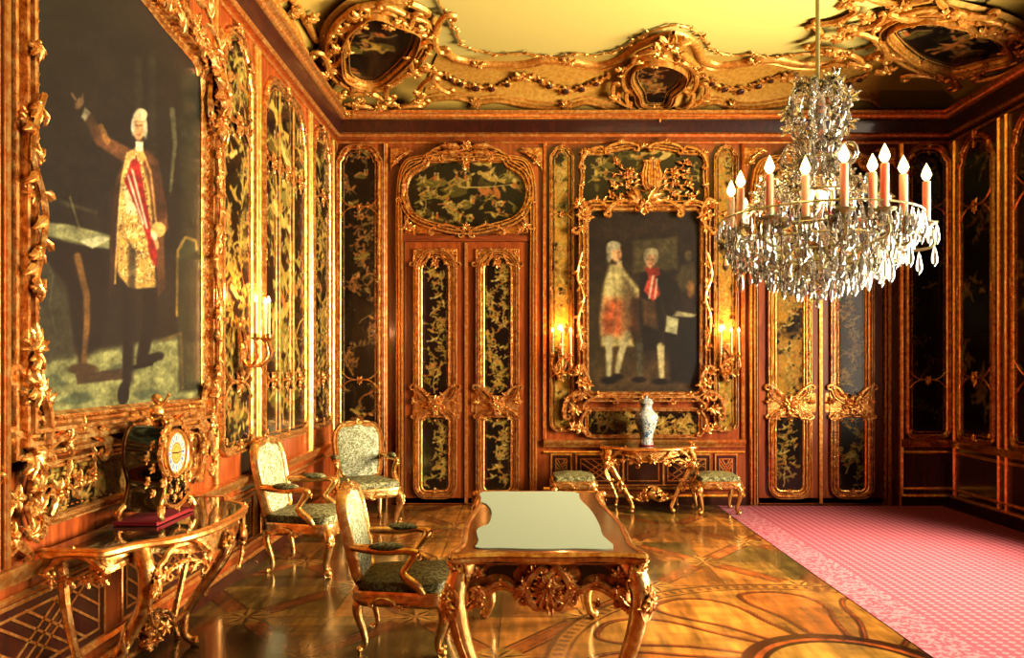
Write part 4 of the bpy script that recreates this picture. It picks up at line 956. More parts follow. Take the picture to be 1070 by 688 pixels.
def cartouche(F, dark, label, seed, wide, P0, extra, res=.012, h=.07):
    root = empty('ceiling_cartouche', P0, label, 'cartouche')
    D = cr(dark, 4, True)
    mb = MB(F).sweep(inset(D, .03), [(0, h - .03), (wide * .3, h), (wide * .8, h - .01), (wide * 1.5, h * .4), (wide * 1.9, -.0)]).build('backing', 'stucco_band', root, world=True)
    us, vs = [p[0] for p in D], [p[1] for p in D]
    mb = MB(F); fn = lacquer_fn(seed, min(us), max(us), min(vs), max(vs), res, 'land', fill=.5, cols=CO)
    painted('painted_panel', F, min(us), max(us), min(vs), max(vs), h, res, fn, 'lacquer', root, inset(D, -.02))
    mb = MB(F); mb.sweep(inset(D, -.02), PR(wide * .3, .10, 2), h=h - .02); mb.sweep(inset(D, -wide * .45), PR(wide * .45, .075, 2), h=h - .04)
    beading(mb, inset(D, .02), .011, h + .006, .03)
    extra(mb, D); mb.build('gilt_frame', 'stucco', root, world=True)
    return root
dk = RX(CB, [(664, 74), (668, 65), (678, 60.5), (690, 60), (701, 63), (710, 69), (713, 75), (709, 84), (698, 94), (694, 105), (684, 107), (674, 105), (672, 94), (666, 83)])
def ex1(mb, D):
    for q in ((652, 88, 661, 60, -.05), (661, 58, 684, 44, -.05), (692, 43, 716, 55, -.05), (717, 60, 726, 88, -.05), (653, 95, 672, 121, .06), (705, 121, 724, 96, .06), (668, 120, 708, 120, .05), (640, 84, 652, 108, .05), (738, 84, 726, 108, -.05)):
        mb.cscroll(CB.px(q[0], q[1]), CB.px(q[2], q[3]), -q[4], .028, .09)
    for q, a, s_ in (((688, 44), PI / 2, .30), ((650, 66), 2.4, .16), ((728, 66), .7, .16), ((684, 112), PI / 2, .14), ((684, 62), -PI / 2, .1), ((646, 98), 2.6, .2), ((732, 98), .5, .2), ((655, 115), -2.2, .16), ((722, 115), -.9, .16)):
        p = CB.px(*q); mb.clump(p[0], p[1], .1, a, s_, 6, 2.0)
    p = CB.px(688, 46); mb.flower(p[0], p[1], .14, .09)
    q = (MC, CB.px(690, 40)[1]); mb.clump(q[0], q[1], .07, PI / 2, .34, 9, 2.6); mb.clump(q[0], q[1], .07, -PI / 2, .22, 7, 2.2); mb.flower(q[0], q[1], .12, .08)
cartouche(CB, dk, 'small black cartouche in gilt stucco in the middle of the back cove', 71, .13, CB(MC, .2, 0), ex1)
dc = [(391, 11), (411, 19), (430.6, 26.5), (431.5, 34), (426, 49), (414.5, 62), (399, 75.6), (390, 80), (377, 79), (365, 72), (362.5, 60.5), (362.5, 43.5), (367, 30), (377, 19)]
def corner(sgn, label, seed):
    c = Vector((-1.354, 7.318, 4.665))
    if sgn < 0: c.x = 2 * MID - c.x
    s = sgn
    N = Vector((.10 * s, -.10, -1)).normalized(); U = Vector((s, 1, 0)).normalized(); V = N.cross(U) * -1
    F = Fr(c, U, V, N)
    FR = Fr((-1.354, 7.318, 4.665), Vector((1, 1, 0)), Vector((.10, -.10, -1)).normalized().cross(Vector((1, 1, 0)).normalized()) * -1, (.10, -.10, -1))
    def p2(x, y):
        u, v = FR.px(x, y); return (u, v)
    def ex(mb, D):
        mb.sweep(inset(D, -.16), PR(.05, .06, 1), h=.04)
        S = ((352, 60, 358, 28, -.06), (358, 24, 384, 4, -.06), (352, 66, 368, 90, .06), (370, 92, 398, 96, .06), (402, 94, 428, 70, .07), (430, 66, 444, 36, .07), (444, 30, 432, 8, .07),
             (338, 50, 334, 80, .06), (338, 84, 354, 106, .06), (356, 108, 372, 112, -.05), (374, 104, 402, 112, .05), (406, 112, 436, 104, .06), (438, 100, 448, 76, .06), (452, 72, 466, 90, -.05), (456, 46, 462, 10, .05), (446, 4, 400, -6, -.06))
        for q in S: mb.cscroll(p2(q[0], q[1]), p2(q[2], q[3]), -q[4] * 1.0, .032, .07)
        for x, y, a, sz in ((368, 98, 0, .2), (380, 96, 1.5, .16), (392, 102, -1.2, .2), (410, 98, .6, .2), (344, 70, 2.2, .2), (350, 92, 3.6, .18), (364, 112, 4.2, .16), (440, 88, .8, .2), (452, 60, 1.2, .24), (446, 20, 1.6, .2), (356, 42, 2.2, .2), (376, 8, 2.6, .2), (420, 12, 1.0, .2), (432, 96, -.6, .18), (405, 16, .3, .14)):
            u, v = p2(x, y); mb.clump(u, v, .09, a + (.8 if s > 0 else 0), sz, 6, 2.2)
        for i in range(36):
            k = int(i * len(D) / 36); q = inset(D, -.15)[k]; mb.leaf(q[0], q[1], .07, random.uniform(0, 6.28), .09, .04)
    cartouche(F, [p2(*q) for q in dc], label, seed, .15, c, ex, .014, .05)
corner(1, 'large black painted cartouche in gilt stucco above the left back corner', 72)
corner(-1, 'large dark cartouche in shaded gilt stucco above the right back corner', 73)
# side coves: flowing ribbons of stucco
def side_cove(F, side):
    f = lambda x, y: CLF.px(x, y, .02)
    mb = MB(F)
    for L, r in (([(258, -30), (276, -10), (289, 8), (303, 25), (310, 40), (316, 52), (326, 57), (334, 48)], .05), ([(284, -28), (300, -8), (312, 8), (322, 26), (330, 40), (337, 34)], .035), ([(292, 20), (298, 28), (306, 44), (318, 60)], .02)):
        P = cr([f(*q) for q in L], 6); mb.tube([(p[0], p[1], .03) for p in P], [r * (.6 + .4 * math.sin(PI * i / (len(P) - 1))) for i in range(len(P))], 7, flat=.8)
    for q, a, s_ in (((336, 30), 1, .2), ((330, 52), 2, .18), ((300, 8), 1.2, .2), ((318, 12), .6, .2), ((290, -10), 1, .2)):
        p = f(*q); mb.clump(p[0], p[1], .05, a, s_, 6, 2.4)
    for y in (6.2, 5.2, 4.2, 3.2, 2.2):
        mb.cscroll((y, .15), (y - .8, .35), .12, .04, .04); mb.clump(y - .4, .35, .05, 1.2, .2, 6, 2.4)
    tag(mb.build('stucco_scrollwork', 'stucco'), 'flowing gilt stucco ribbon scrollwork on the %s cove' % side, 'stucco')
side_cove(CLF, 'left'); side_cove(CRT, 'shaded right')

# ------------------------------------------------------------------ floor and carpet
FX0, FX1, FY0, FY1 = XL, 2.26, 3.9, YB
def floor_fn(U, V):
    P = Paint(U, V, (150, 92, 38), .012); rnd = random.Random(5)
    ax, ay, ox, oy = .53, .68, .40, 4.77
    s_, t_ = ((U - ox) / ax + (V - oy) / ay) / 2, (-(U - ox) / ax + (V - oy) / ay) / 2
    i, j = np.floor(s_), np.floor(t_); fs, ft = s_ - i, t_ - j
    quad = (fs > ft).astype(int) + 2 * (fs + ft > 1).astype(int)
    hsh = np.modf(np.abs(np.sin(i * 12.9 + j * 78.2 + quad * 37.7) * 4375.5))[0]
    tones = np.array([(178, 112, 44), (132, 96, 38), (96, 76, 32), (150, 92, 36)]); P.c = tones[(hsh * 3.99).astype(int)].astype(float)
    d = np.minimum(np.minimum(fs, 1 - fs), np.minimum(ft, 1 - ft)) * .8
    P.mix((.062 - d) / .010, (140, 74, 30)); P.mix(1 - np.abs(d - .062) / .012, (44, 24, 12)); P.mix(1 - np.abs(d - .030) / .006, (84, 44, 18), .7)
    dd = np.minimum(np.abs(fs - ft), np.abs(fs + ft - 1)) * .5; P.mix(1 - dd / .008, (76, 42, 18), .8)
    for a in range(-6, 8):
        for b in range(-3, 8):
            if (a + b) % 2: continue
            x, y = ox + a * ax, oy + b * ay
            if x < XL - .2 or x > 2.4 or y < 3.8 or y > 8.8: continue
            P.ell(x, y, .15, .15, (150, 104, 42))
            for k in range(8):
                an = k * PI / 4 + .2; L = .22 if k % 2 == 0 else .17; p = (x + L * math.cos(an), y + L * math.sin(an))
                for q, c in ((.4, (52, 28, 12)), (-.4, (206, 142, 66))): P.poly([(x, y), (x + .055 * math.cos(an + q), y + .055 * math.sin(an + q)), p], c)
    # great rosette with spiral petals
    cx, cy = 1.70, 3.9; R = np.hypot(U - cx, V - cy); A = np.arctan2(V - cy, U - cx)
    P.mix((1.60 - R) / .012, (170, 112, 44)); P.mix(1 - np.abs(R - 1.58) / .022, (60, 32, 14)); P.mix(1 - np.abs(R - 1.47) / .014, (76, 40, 16))
    bead = (np.abs(R - 1.525) < .03) & (np.modf(np.abs(A) * 1.52 / .07)[0] > .45); P.mix(bead.astype(float), (104, 60, 26), .8)
    for k in range(12):
        a0 = k * PI / 6 + .15
        def pt(r, a): return (cx + r * math.cos(a0 + a), cy + r * math.sin(a0 + a))
        pet = cr([pt(.5, 0), pt(.8, .10), pt(1.1, .12), pt(1.30, .20), pt(1.40, .34), pt(1.36, .52), pt(1.16, .55), pt(.85, .46), pt(.5, .38)], 4)
        P.poly(pet, [(204, 126, 48), (178, 118, 46), (190, 108, 40)][k % 3]); P.line(pet, .04, (70, 34, 14)); P.line([(x + .008, y + .008) for x, y in pet], .012, (170, 80, 34))
    R = R; P.mix((.57 - R) / .012, (60, 30, 13)); P.mix((.50 - R) / .012, (178, 84, 34)); P.mix((.46 - R) / .012, (38, 20, 10)); P.mix((.43 - R) / .012, (188, 134, 54))
    g = fbm(U * 6, V, 3, 2); P.c *= (1 + .5 * (fbm(U, V, 1.6, 4) - .5) * 2)[..., None]; P.c *= (1 + .40 * (g - .5) * 2)[..., None]; P.c *= (1 + .22 * (fbm(U, V * 5, 2.2, 8) - .5) * 2)[..., None]
    P.c *= np.array([1.0, .97, .92]); P.c *= .95; return P.c
fl = painted('floor', FLOOR, FX0, FX1, FY0, FY1, 0.0, .010, floor_fn, 'parquet'); tag(fl, kind='structure')
struct(MB().box((XL - .2, YF - .2, -.1), (XR + .8, YB + .2, -.002)), 'floor', 'veneer', smooth=False)
tag(MB().box((2.20, YF + .3, 0.0), (4.72, 8.60, .004)).build('carpet', 'carpet', smooth=False), 'pink patterned carpet laid along the window side of the parquet', 'carpet')

# ------------------------------------------------------------------ furniture helpers
def cabriole(H, kx, ky, r=.03, foot=1.0):
    """points of a cabriole leg; kx, ky give the outward direction"""
    P = cr([(0, 0, H), (kx * .9, ky * .9, H * .86), (kx * .85, ky * .85, H * .68), (kx * .1, ky * .1, H * .42), (-kx * .35, -ky * .35, H * .2), (-kx * .1, -ky * .1, H * .07), (kx * .6 * foot, ky * .6 * foot, H * .015 + r * .4)], 4)
    n = len(P); R = []
    for i in range(n):
        t_ = i / (n - 1); R.append(r * (1.15 - .1 * t_ if t_ < .25 else max(.48, 1.1 - 1.0 * (t_ - .2)) if t_ < .88 else .5 + (t_ - .88) * 3.2))
    return P, R
def leg_mesh(x, y, H, kx, ky, r, root, mat='gold_chair', orn=True, name='leg'):
    P, R = cabriole(H, kx, ky, r); mb = MB(); mb.tube([(x + p[0], y + p[1], p[2]) for p in P], R, 8)
    e = P[-1]; mb.ball((x + e[0], y + e[1], max(e[2], r * .75)), r * .8, 8, 5, (1, 1, .9))
    if orn:
        k = P[5]; l = math.hypot(kx, ky) or 1
        F = Fr((x + k[0] + kx / l * r * .7, y + k[1] + ky / l * r * .7, k[2]), Vector((-ky, kx, 0)) if (kx or ky) else (1, 0, 0), (0, 0, 1), (kx, ky, 0))
        m2 = MB(F); m2.clump(0, .0, 0, -PI / 2, r * 2.8, 5, 1.1); m2.clump(0, 0, 0, PI / 2, r * 1.8, 5, 1.8); m2.flower(0, 0, .004, r * .8, 6); mb.merge(m2)
        m3 = MB(Fr((x + e[0], y + e[1], e[2] + r * .9), Vector((-ky, kx, 0)), (0, 0, 1), (kx, ky, 0))); m3.clump(0, 0, .3 * r, PI / 2, r * 1.6, 3, 1.0); mb.merge(m3)
    return mb.build(name, mat, root)
def armchair(label, x, y, rz, sc=(1, 1, 1), seed=1):
    random.seed(seed)
    root = empty('armchair', (x, y, 0), label, 'chair', 'gilt armchairs with brocade upholstery', rz=rz); root.scale = sc
    so = cr([(-.22, .24), (-.27, .0), (-.30, -.22), (-.22, -.29), (0, -.31), (.22, -.29), (.30, -.22), (.27, 0), (.22, .24), (0, .26)], 4, True)
    mb = MB().plate(so, .335, .375); mb.sweep(so, [(-.02, .30), (0, .295), (.012, .31), (.018, .335), (.01, .35), (.018, .37), (.008, .39), (-.02, .39)])
    for th, z in ((0, .31), (.17, .318), (-.17, .318)):
        F = Fr((th, -.325 + abs(th) * .12, z), (1, 0, 0), (0, 0, 1), (0, -1, 0)); m = MB(F); m.clump(0, .01, 0, -PI / 2, .07 if th == 0 else .05, 5, 2.6); m.clump(0, 0, 0, PI / 2, .05, 5, 2.4)
        if th == 0:
            for s_ in (-1, 1): m.cscroll((s_ * .03, .03), (s_ * .15, .03), s_ * .02, .010, .0, leaf=False)
        mb.merge(m)
    for s_ in (-1, 1):
        F = Fr((s_ * .295, -.02, .315), (0, 1, 0), (0, 0, 1), (s_, 0, 0)); m = MB(F); m.clump(0, .0, 0, -PI / 2, .06, 5, 2.6); m.cscroll((-.04, .02), (-.17, .02), -.02, .010, 0, leaf=False); m.cscroll((.04, .02), (.17, .02), .02, .010, 0, leaf=False); mb.merge(m)
    mb.build('seat_frame', 'gold_chair', root)
    MB().cushion(inset(so, .015), .385, .445, .035, .04).build('seat', 'brocade_shade', root)
    for s_ in (-1, 1):
        leg_mesh(s_ * .26, -.25, .34, s_ * .032, -.032, .036, root); leg_mesh(s_ * .20, .21, .34, s_ * .008, .034, .029, root, orn=False)
    BF = Fr((0, .235, .40), (1, 0, 0), (0, .20, .98), (0, -.98, .20))
    bo = cr([(-.155, .06), (-.19, .18), (-.205, .32), (-.205, .46), (-.16, .545), (-.08, .55), (0, .575), (.08, .55), (.16, .545), (.205, .46), (.205, .32), (.19, .18), (.155, .06), (0, .045)], 4, True)
    mb = MB(BF).sweep(bo, [(-.004, -.022), (-.004, .014), (.012, .032), (.026, .020), (.042, .034), (.056, .010), (.056, -.018), (.036, -.030), (-.004, -.022)]); mb.clump(0, .60, .01, PI / 2, .075, 7, 2.8); mb.flower(0, .6, .03, .03)
    for s_ in (-1, 1):
        mb.cscroll((s_ * .03, .60), (s_ * .15, .575), s_ * .02, .012, .015, leaf=False); mb.clump(s_ * .19, .53, .01, PI / 2 - s_ * .7, .06, 5, 2); mb.clump(s_ * .225, .26, .01, PI / 2, .05, 3, 1)
        mb.tube([BFp for BFp in [(s_ * .17, -.06, -.005), (s_ * .165, .0, 0), (s_ * .165, .08, .0)]], .022, 7)
    mb.build('back_frame', 'gold_chair', root)
    bk = MB(BF).cushion(inset(bo, -.004), -.002, .022, .022, .03); bk.plate(bo, -.018, 0); bk.build('backrest', 'brocade', root)
    for s_ in (-1, 1):
        P = cr([(s_ * .225, .30, .655), (s_ * .26, .20, .650), (s_ * .29, .05, .640), (s_ * .30, -.06, .645), (s_ * .295, -.11, .625), (s_ * .285, -.07, .56), (s_ * .285, -.04, .50), (s_ * .29, -.12, .43), (s_ * .292, -.16, .38)], 5)
        n = len(P); mb = MB().tube(P, [.021 + .009 * math.sin(i / (n - 1) * PI * 3) ** 2 for i in range(n)], 8); mb.ball((s_ * .297, -.115, .63), .028, 8, 5)
        m = MB(Fr((s_ * .297, -.14, .62), (1, 0, 0), (0, 0, 1), (0, -1, 0))); m.clump(0, 0, 0, -PI / 2, .06, 4, 1); mb.merge(m)
        arm = mb.build('arm', 'gold_chair', root)
        MB().ball((s_ * .285, .06, .668), .1, 12, 8, (.42, 1.05, .26)).build('arm_pad', 'brocade_shade', arm)
    return root
armchair('gilt armchair with pale brocade back, facing the room beside the left double door', -1.56, 7.62, math.radians(24), (1, 1, 1), 1)
armchair('gilt armchair seen from its side against the left wall, behind the other side-facing one', -1.67, 5.98, math.radians(84), (1, 1, 1), 2)
armchair('gilt armchair nearest the viewer, beside the writing desk', -.67, 4.36, math.radians(90), (.92, .92, .89), 3)
def stool(label, x, y, rz, seed):
    random.seed(seed)
    root = empty('stool', (x, y, 0), label, 'stool', 'square gilt stools along the back wall', rz=rz)
    so = outline(-.225, .225, -.21, .21, .05, .05)
    mb = MB().plate(so, .32, .35); mb.sweep(so, [(-.02, .28), (0, .275), (.012, .29), (.018, .315), (.008, .33), (.014, .355), (-.02, .36)])
    for F in (Fr((0, -.225, .29), (1, 0, 0), (0, 0, 1), (0, -1, 0)), Fr((0, .225, .29), (-1, 0, 0), (0, 0, 1), (0, 1, 0)), Fr((-.24, 0, .29), (0, -1, 0), (0, 0, 1), (-1, 0, 0)), Fr((.24, 0, .29), (0, 1, 0), (0, 0, 1), (1, 0, 0))):
        m = MB(F); m.clump(0, .01, 0, -PI / 2, .06, 5, 2.6)
        for s_ in (-1, 1): m.cscroll((s_ * .03, .03), (s_ * .16, .025), s_ * .02, .010, 0, leaf=False)
        mb.merge(m)
    mb.build('seat_frame', 'gold_chair', root); MB().cushion(inset(so, .01), .35, .405, .03, .04).build('seat', 'brocade_shade', root)
    for sx in (-1, 1):
        for sy in (-1, 1): leg_mesh(sx * .19, sy * .18, .30, sx * .024, sy * .024, .029, root)
    return root
stool('square gilt stool left of the console table, partly hidden by the writing desk', .56, 8.28, 0, 4)
stool('square gilt stool between the console table and the right door', 2.10, 8.27, math.radians(-2), 5)

# ------------------------------------------------------------------ console tables
def console(label, loc, rz, W, D, H, ins, seed, fd=.84, tx=.86):
    random.seed(seed)
    root = empty('console_table', loc, label, 'table', None, rz=rz); w = W / 2
    to = cr([(-w, 0), (-w, -D * .35), (-w - .01, -D * .5), (-w * .80, -D * .62), (-w * .62, -D * .86), (-w * .35, -D * .97), (0, -D), (w * .35, -D * .97), (w * .62, -D * .86), (w * .80, -D * .62), (w + .01, -D * .5), (w, -D * .35), (w, 0)], 4)
    MB().plate(inset(to, .02), H - .03, H - .002).build('marble_top', 'marble', root)
    MB().sweep(to, [(-.02, H - .035), (.0, H - .04), (.014, H - .025), (.01, H - .012), (.018, H - .006), (.008, H + .003), (-.02, H)], closed=False).build('gilt_edge', 'gold_line', root)
    mb = MB(); fr = [(p[0] * .93, p[1] * .93) for p in to[4:-4]]
    vs, fs = [], []; n = len(fr)
    for i, p in enumerate(fr):
        q = i / (n - 1); dip = .07 + .06 * abs(math.cos(q * PI * 2)) + (.03 if .42 < q < .58 else 0)
        for z, o in ((H - .035, 0), (H - .06, .012), (H - dip + .02, .0), (H - dip, .012)): vs.append((p[0], p[1] - o, z))
    for i in range(n - 1):
        for k in range(3): fs.append((i * 4 + k, (i + 1) * 4 + k, (i + 1) * 4 + k + 1, i * 4 + k + 1))
    mb.add(vs, fs)
    F = Fr((0, -D * .955, H - .10), (1, 0, 0), (0, 0, 1), (0, -1, 0)); m = MB(F)
    m.clump(0, .0, .01, PI / 2, .08, 7, 2.8); m.clump(0, .0, .01, -PI / 2, .13, 7, 2.0); m.flower(0, 0, .03, .045)
    mb.merge(m)
    for s_ in (-1, 1):
        dirx = Vector((s_ * .52, -.38, 0)).normalized()
        F2 = Fr((s_ * w * .52, -D * .86, H - .10), Vector((s_, -0.0, 0)) if 0 else Vector((.93, s_ * .36, 0)), (0, 0, 1), Vector((s_ * .36, -.93, 0)))
        m = MB(F2); m.cscroll((-.15, .0), (.13, .01), .075, .016, .015); m.cscroll((-.10, -.05), (.12, -.07), .03, .012, .01)
        for k in range(4): m.clump(-.14 + .09 * k, -.05 + .02 * (k % 2), .015, -PI / 2 + (k - 1.5) * .5, .075, 5, 2.4)
        mb.merge(m)
        m = MB(Fr((s_ * (w - .02), -D * .28, H - .11), (0, 1, 0), (0, 0, 1), (s_, 0, 0))); m.cscroll((-.10, .03), (.12, .03), .05, .016, .01)
        for k in range(4): m.clump(-.1 + .07 * k, -.01, .01, -PI / 2 + (k - 1.5) * .6, .09, 5, 2.6)
        mb.merge(m)
    mb.build('apron', 'gold', root)
    for s_ in (-1, 1):
        P = cr([(s_ * w * tx, -D * .62, H - .05), (s_ * w * (tx + .04), -D * .70, H * .80), (s_ * (w * tx * .8 + ins * .2), -D * (.55 + .17 * fd / .84), H * .60), (s_ * (w * tx * .45 + ins * .55), -D * (.25 + .5 * fd / .84), H * .40), (s_ * (ins + .035), -D * (fd - .02), H * .22), (s_ * ins, -D * fd, H * .08), (s_ * (ins + .01), -D * (fd + .09), .022)], 5)
        n = len(P); mb = MB().tube(P, [.044 - .026 * (i / n) + (.012 if i > n - 3 else 0) for i in range(n)], 8); mb.ball(P[-1], .026, 8, 5, (1, 1, .8))
        k = P[6]; m = MB(Fr((k[0], k[1] - .03, k[2]), (1, 0, 0), (0, 0, 1), (s_ * .5, -1, 0))); m.clump(0, .03, .01, -PI / 2, .17, 6, 1.0); m.clump(0, .02, .01, PI / 2, .08, 5, 2.2); m.cscroll((s_ * .03, -.02), (s_ * .0, -.20), s_ * .03, .011, .0)
        mb.merge(m); k = P[16]; m = MB(Fr((k[0], k[1] - .02, k[2]), (1, 0, 0), (0, 0, 1), (0, -1, 0))); m.clump(0, 0, .0, PI / 2 - s_ * .6, .09, 5, 2); m.cscroll((s_ * .02, .1), (s_ * .05, -.02), s_ * .03, .012, 0); mb.merge(m)
        mb.build('leg', 'gold', root)
        P = cr([(s_ * w * .90, -D * .10, H - .05), (s_ * w * .93, -D * .14, H * .7), (s_ * w * .80, -D * .12, H * .4), (s_ * w * .66, -D * .12, H * .15), (s_ * w * .68, -D * .14, .02)], 5)
        n = len(P); mb = MB().tube(P, [.026 - .012 * (i / n) for i in range(n)], 7); mb.ball(P[-1], .02, 7, 4); mb.build('leg', 'gold', root)
    mb = MB(); z = H * .24; mb.ball((0, -D * (fd - .04) - .02, z + .03), .062, 10, 7, (1.3, .9, 1)); mb.tube(cr([(-ins - .03, -D * (fd - .02), z), (-ins * .5, -D * (fd - .08), z - .05), (0, -D * (fd - .06), z - .02), (ins * .5, -D * (fd - .08), z - .05), (ins + .03, -D * (fd - .02), z)], 5), .016, 7)
    for k in range(26):
        th, ph = random.uniform(0, 6.28), random.uniform(-.6, 1.5); r = .075
        d = Vector((math.cos(th) * math.cos(ph), math.sin(th) * math.cos(ph), math.sin(ph) * 1.0)); F = Fr(Vector((0, -D * (fd - .04) - .02, z + .02)) + Vector((d.x * .11, d.y * .07, d.z * .085)), d.orthogonal(), d.cross(d.orthogonal()), d)
        m = MB(F); m.flower(0, 0, 0, random.uniform(.025, .05), 6, th); mb.merge(m)
    for s_ in (-1, 1):
        m = MB(Fr((s_ * .1, -D * fd, z), (1, 0, 0), (0, 0, 1), (0, -1, 0))); m.clump(0, 0, .02, PI / 2 - s_ * 1.1, .12, 5, 1.8); m.clump(0, 0, .02, -PI / 2 + s_ * .5, .08, 5, 1.8); mb.merge(m)
    mb.build('flower_stretcher', 'gold', root)
    return root
console('gilt console table with dark marble top under the double portrait', (1.40, YB - .07, 0), 0, 1.02, .48, .70, .21, 8)
console('carved gilt console table against the left wall, carrying the mantel clock', (XL + .07, 3.93, 0), PI / 2, 1.34, .55, .78, .34, 9, .32, .74)
# vase
random.seed(12)
root = empty('porcelain_vase', (1.375, 8.44, .705), 'white porcelain vase with blue and orange flowers on the back console table', 'vase')
MB().lathe([(.072, 0), (.078, .01), (.074, .03), (.066, .06), (.078, .12), (.104, .20), (.128, .27), (.132, .31), (.118, .345), (.085, .37), (.066, .39), (.060, .42), (.066, .445), (.078, .458), (.074, .462), (.058, .455)], 24).build('body', 'porcelain', root)
MB().lathe([(.078, .455), (.082, .463), (.07, .476), (.06, .50), (.03, .515), (.012, .52), (.016, .535), (.004, .545)], 20).build('lid', 'porcelain', root)
MB().lathe([(.085, -.005), (.085, .004), (.078, .006), (.0, .006)], 20).build('foot_ring', 'velvet', root)
# clock on its red stand
tag(MB().box((-1.99, 3.725, .782), (-1.775, 4.145, .80)).build('clock_stand', 'velvet', smooth=False), 'thin red velvet stand under the mantel clock', 'stand')
root = empty('mantel_clock', (-1.875, 3.935, .80), 'black bracket clock with gilt mounts and white numeral plaques on the left console', 'clock', rz=PI / 2)
random.seed(13)
CF = Fr((0, -.09, 0), (1, 0, 0), (0, 0, 1), (0, -1, 0))
half = [(.165, .04), (.15, .07), (.118, .12), (.105, .17), (.115, .21), (.138, .26), (.146, .32), (.138, .38), (.11, .43), (.07, .455), (0, .46)]
sil = cr([(-x, z) for x, z in half] + [(x, z) for x, z in half[::-1][1:]], 4)
MB(CF).plate(sil, -.18, 0).build('case', 'black', root)
mb = MB(CF).sweep(sil, [(-.016, 0), (-.014, .010), (-.004, .014), (.006, .010), (.008, -.004), (0, -.006)], closed=False)
mb.sweep(sil, [(-.01, -.178), (.008, -.176), (.008, -.19), (-.01, -.19)], closed=False)
for s_ in (-1, 1):
    mb.clump(s_ * .15, .06, .01, -PI / 2 + s_ * .5, .08, 5, 1.4); mb.tube(cr([(s_ * .15, .07, 0), (s_ * .18, .045, .012), (s_ * .185, .015, .02), (s_ * .17, .008, .02)], 4), .015, 7)
    mb.tube(cr([(s_ * .15, .07, -.18), (s_ * .18, .045, -.19), (s_ * .185, .015, -.195), (s_ * .17, .008, -.19)], 4), .015, 7)
    mb.cscroll((s_ * .16, .40), (s_ * .13, .22), s_ * .03, .012, .01); mb.clump(s_ * .15, .36, .01, PI / 2 + s_ * -.4, .09, 5, 1.6); mb.clump(s_ * .14, .2, .01, -PI / 2 + s_ * .3, .09, 5, 1.6); mb.cscroll((s_ * .06, .47), (s_ * .14, .42), -s_ * .02, .010, .01)
    for k in range(5): mb.clump(s_ * (.172 + .01 * (k % 2)), .12 + .06 * k, -.03 - .02 * (k % 2), PI / 2 - s_ * random.uniform(.2, 1), .07, 5, 2.2)
for k in range(7): mb.clump(random.uniform(-.07, .07), .08 + .018 * k, .01, random.uniform(0, 6.28), .05, 5, 2.4)
mb.cscroll((-.12, .07), (.12, .07), -.03, .012, .012); mb.clump(0, .05, .012, -PI / 2, .05, 5, 2.6); mb.clump(0, .19, .01, PI / 2, .05, 5, 2.6)
mb.build('gilt_mounts', 'gold', root)
mb = MB(CF); zc = .315; ring = [(.108 * math.cos(a), zc + .108 * math.sin(a)) for a in [i * PI / 18 for i in range(36)]]
mb.sweep(ring, [(0, .0), (.0, .022), (.008, .026), (.016, .016), (.018, 0)]); mb.build('bezel', 'gold_line', root)
ROM = ['XII', 'I', 'II', 'III', 'IIII', 'V', 'VI', 'VII', 'VIII', 'IX', 'X', 'XI']
def dial_fn(U, V):
    P = Paint(U, V - zc, (150, 112, 50), .0012)
    P.ell(0, 0, .106, .106, (196, 158, 84)); P.ell(0, 0, .05, .05, (206, 160, 72)); P.ring(0, 0, .05, .004, (120, 84, 36)); P.ring(0, 0, .032, .003, (130, 92, 40))
    for k in range(12):
        a = PI / 2 - k * PI / 6; ca, sa = math.cos(a), math.sin(a)
        T = lambda r, w: (r * ca - w * sa, r * sa + w * ca)
        P.poly([T(.056, -.0115), T(.056, .0115), T(.092, .020), T(.100, 0), T(.092, -.020)], (176, 190, 198))
        s_ = ROM[k]; wd = {'X': .008, 'V': .007, 'I': .0035}; tot = sum(wd[c] for c in s_); w = tot / 2
        for c in s_:
            w0, w1 = w, w - wd[c]; m = (w0 + w1) / 2; col = (36, 58, 120)
            if c == 'I': P.line([T(.064, m), T(.086, m)], .0022, col)
            elif c == 'X': P.line([T(.064, w0 - .001), T(.086, w1 + .001)], .0022, col); P.line([T(.064, w1 + .001), T(.086, w0 - .001)], .0014, col)
            else: P.line([T(.086, w0 - .001), T(.064, m)], .0022, col); P.line([T(.064, m), T(.086, w1 + .001)], .0014, col)
            w = w1
    return P.c
dp = painted('dial', CF, -.107, .107, zc - .107, zc + .107, .012, .0016, dial_fn, 'lacquer', None, [(.106 * math.cos(a), zc + .106 * math.sin(a)) for a in [i * PI / 24 for i in range(48)]], world=False); dp.parent = root
for L, a, w in ((.055, PI - .12, .005), (.078, .05, .0035)):
    MB(CF).tube([(0, zc, .018), (L * math.cos(a), zc + L * math.sin(a), .018)], [w, w * .4], 5).build('hand', 'black', root)
# seated gilt figure crowning the clock
mb = MB(); S = .46
mb.tube(cr([(0, 0, S), (.0, -.01, S + .04), (-.005, 0, S + .08), (0, 0, S + .10)], 4), [.034, .034, .03, .029, .03, .033, .036, .036, .034, .034, .03, .018, .013], 9)
mb.ball((.002, -.006, S + .128), .024, 10, 7, (.85, .95, 1.1)); mb.ball((.002, .004, S + .136), .024, 9, 6)
for s_, q in ((-1, [(-.03, 0, S + .09), (-.06, -.02, S + .06), (-.04, -.05, S + .05)]), (1, [(.03, 0, S + .09), (.065, -.01, S + .11), (.07, -.03, S + .15)])): mb.tube(q, [.012, .010, .007], 7); mb.ball(q[-1], .010, 6, 4)
for s_ in (-1, 1): mb.tube(cr([(s_ * .018, 0, S + .02), (s_ * .035, -.05, S + .03), (s_ * .03, -.06, S - .02), (s_ * .03, -.075, S - .045)], 4), .014, 7)
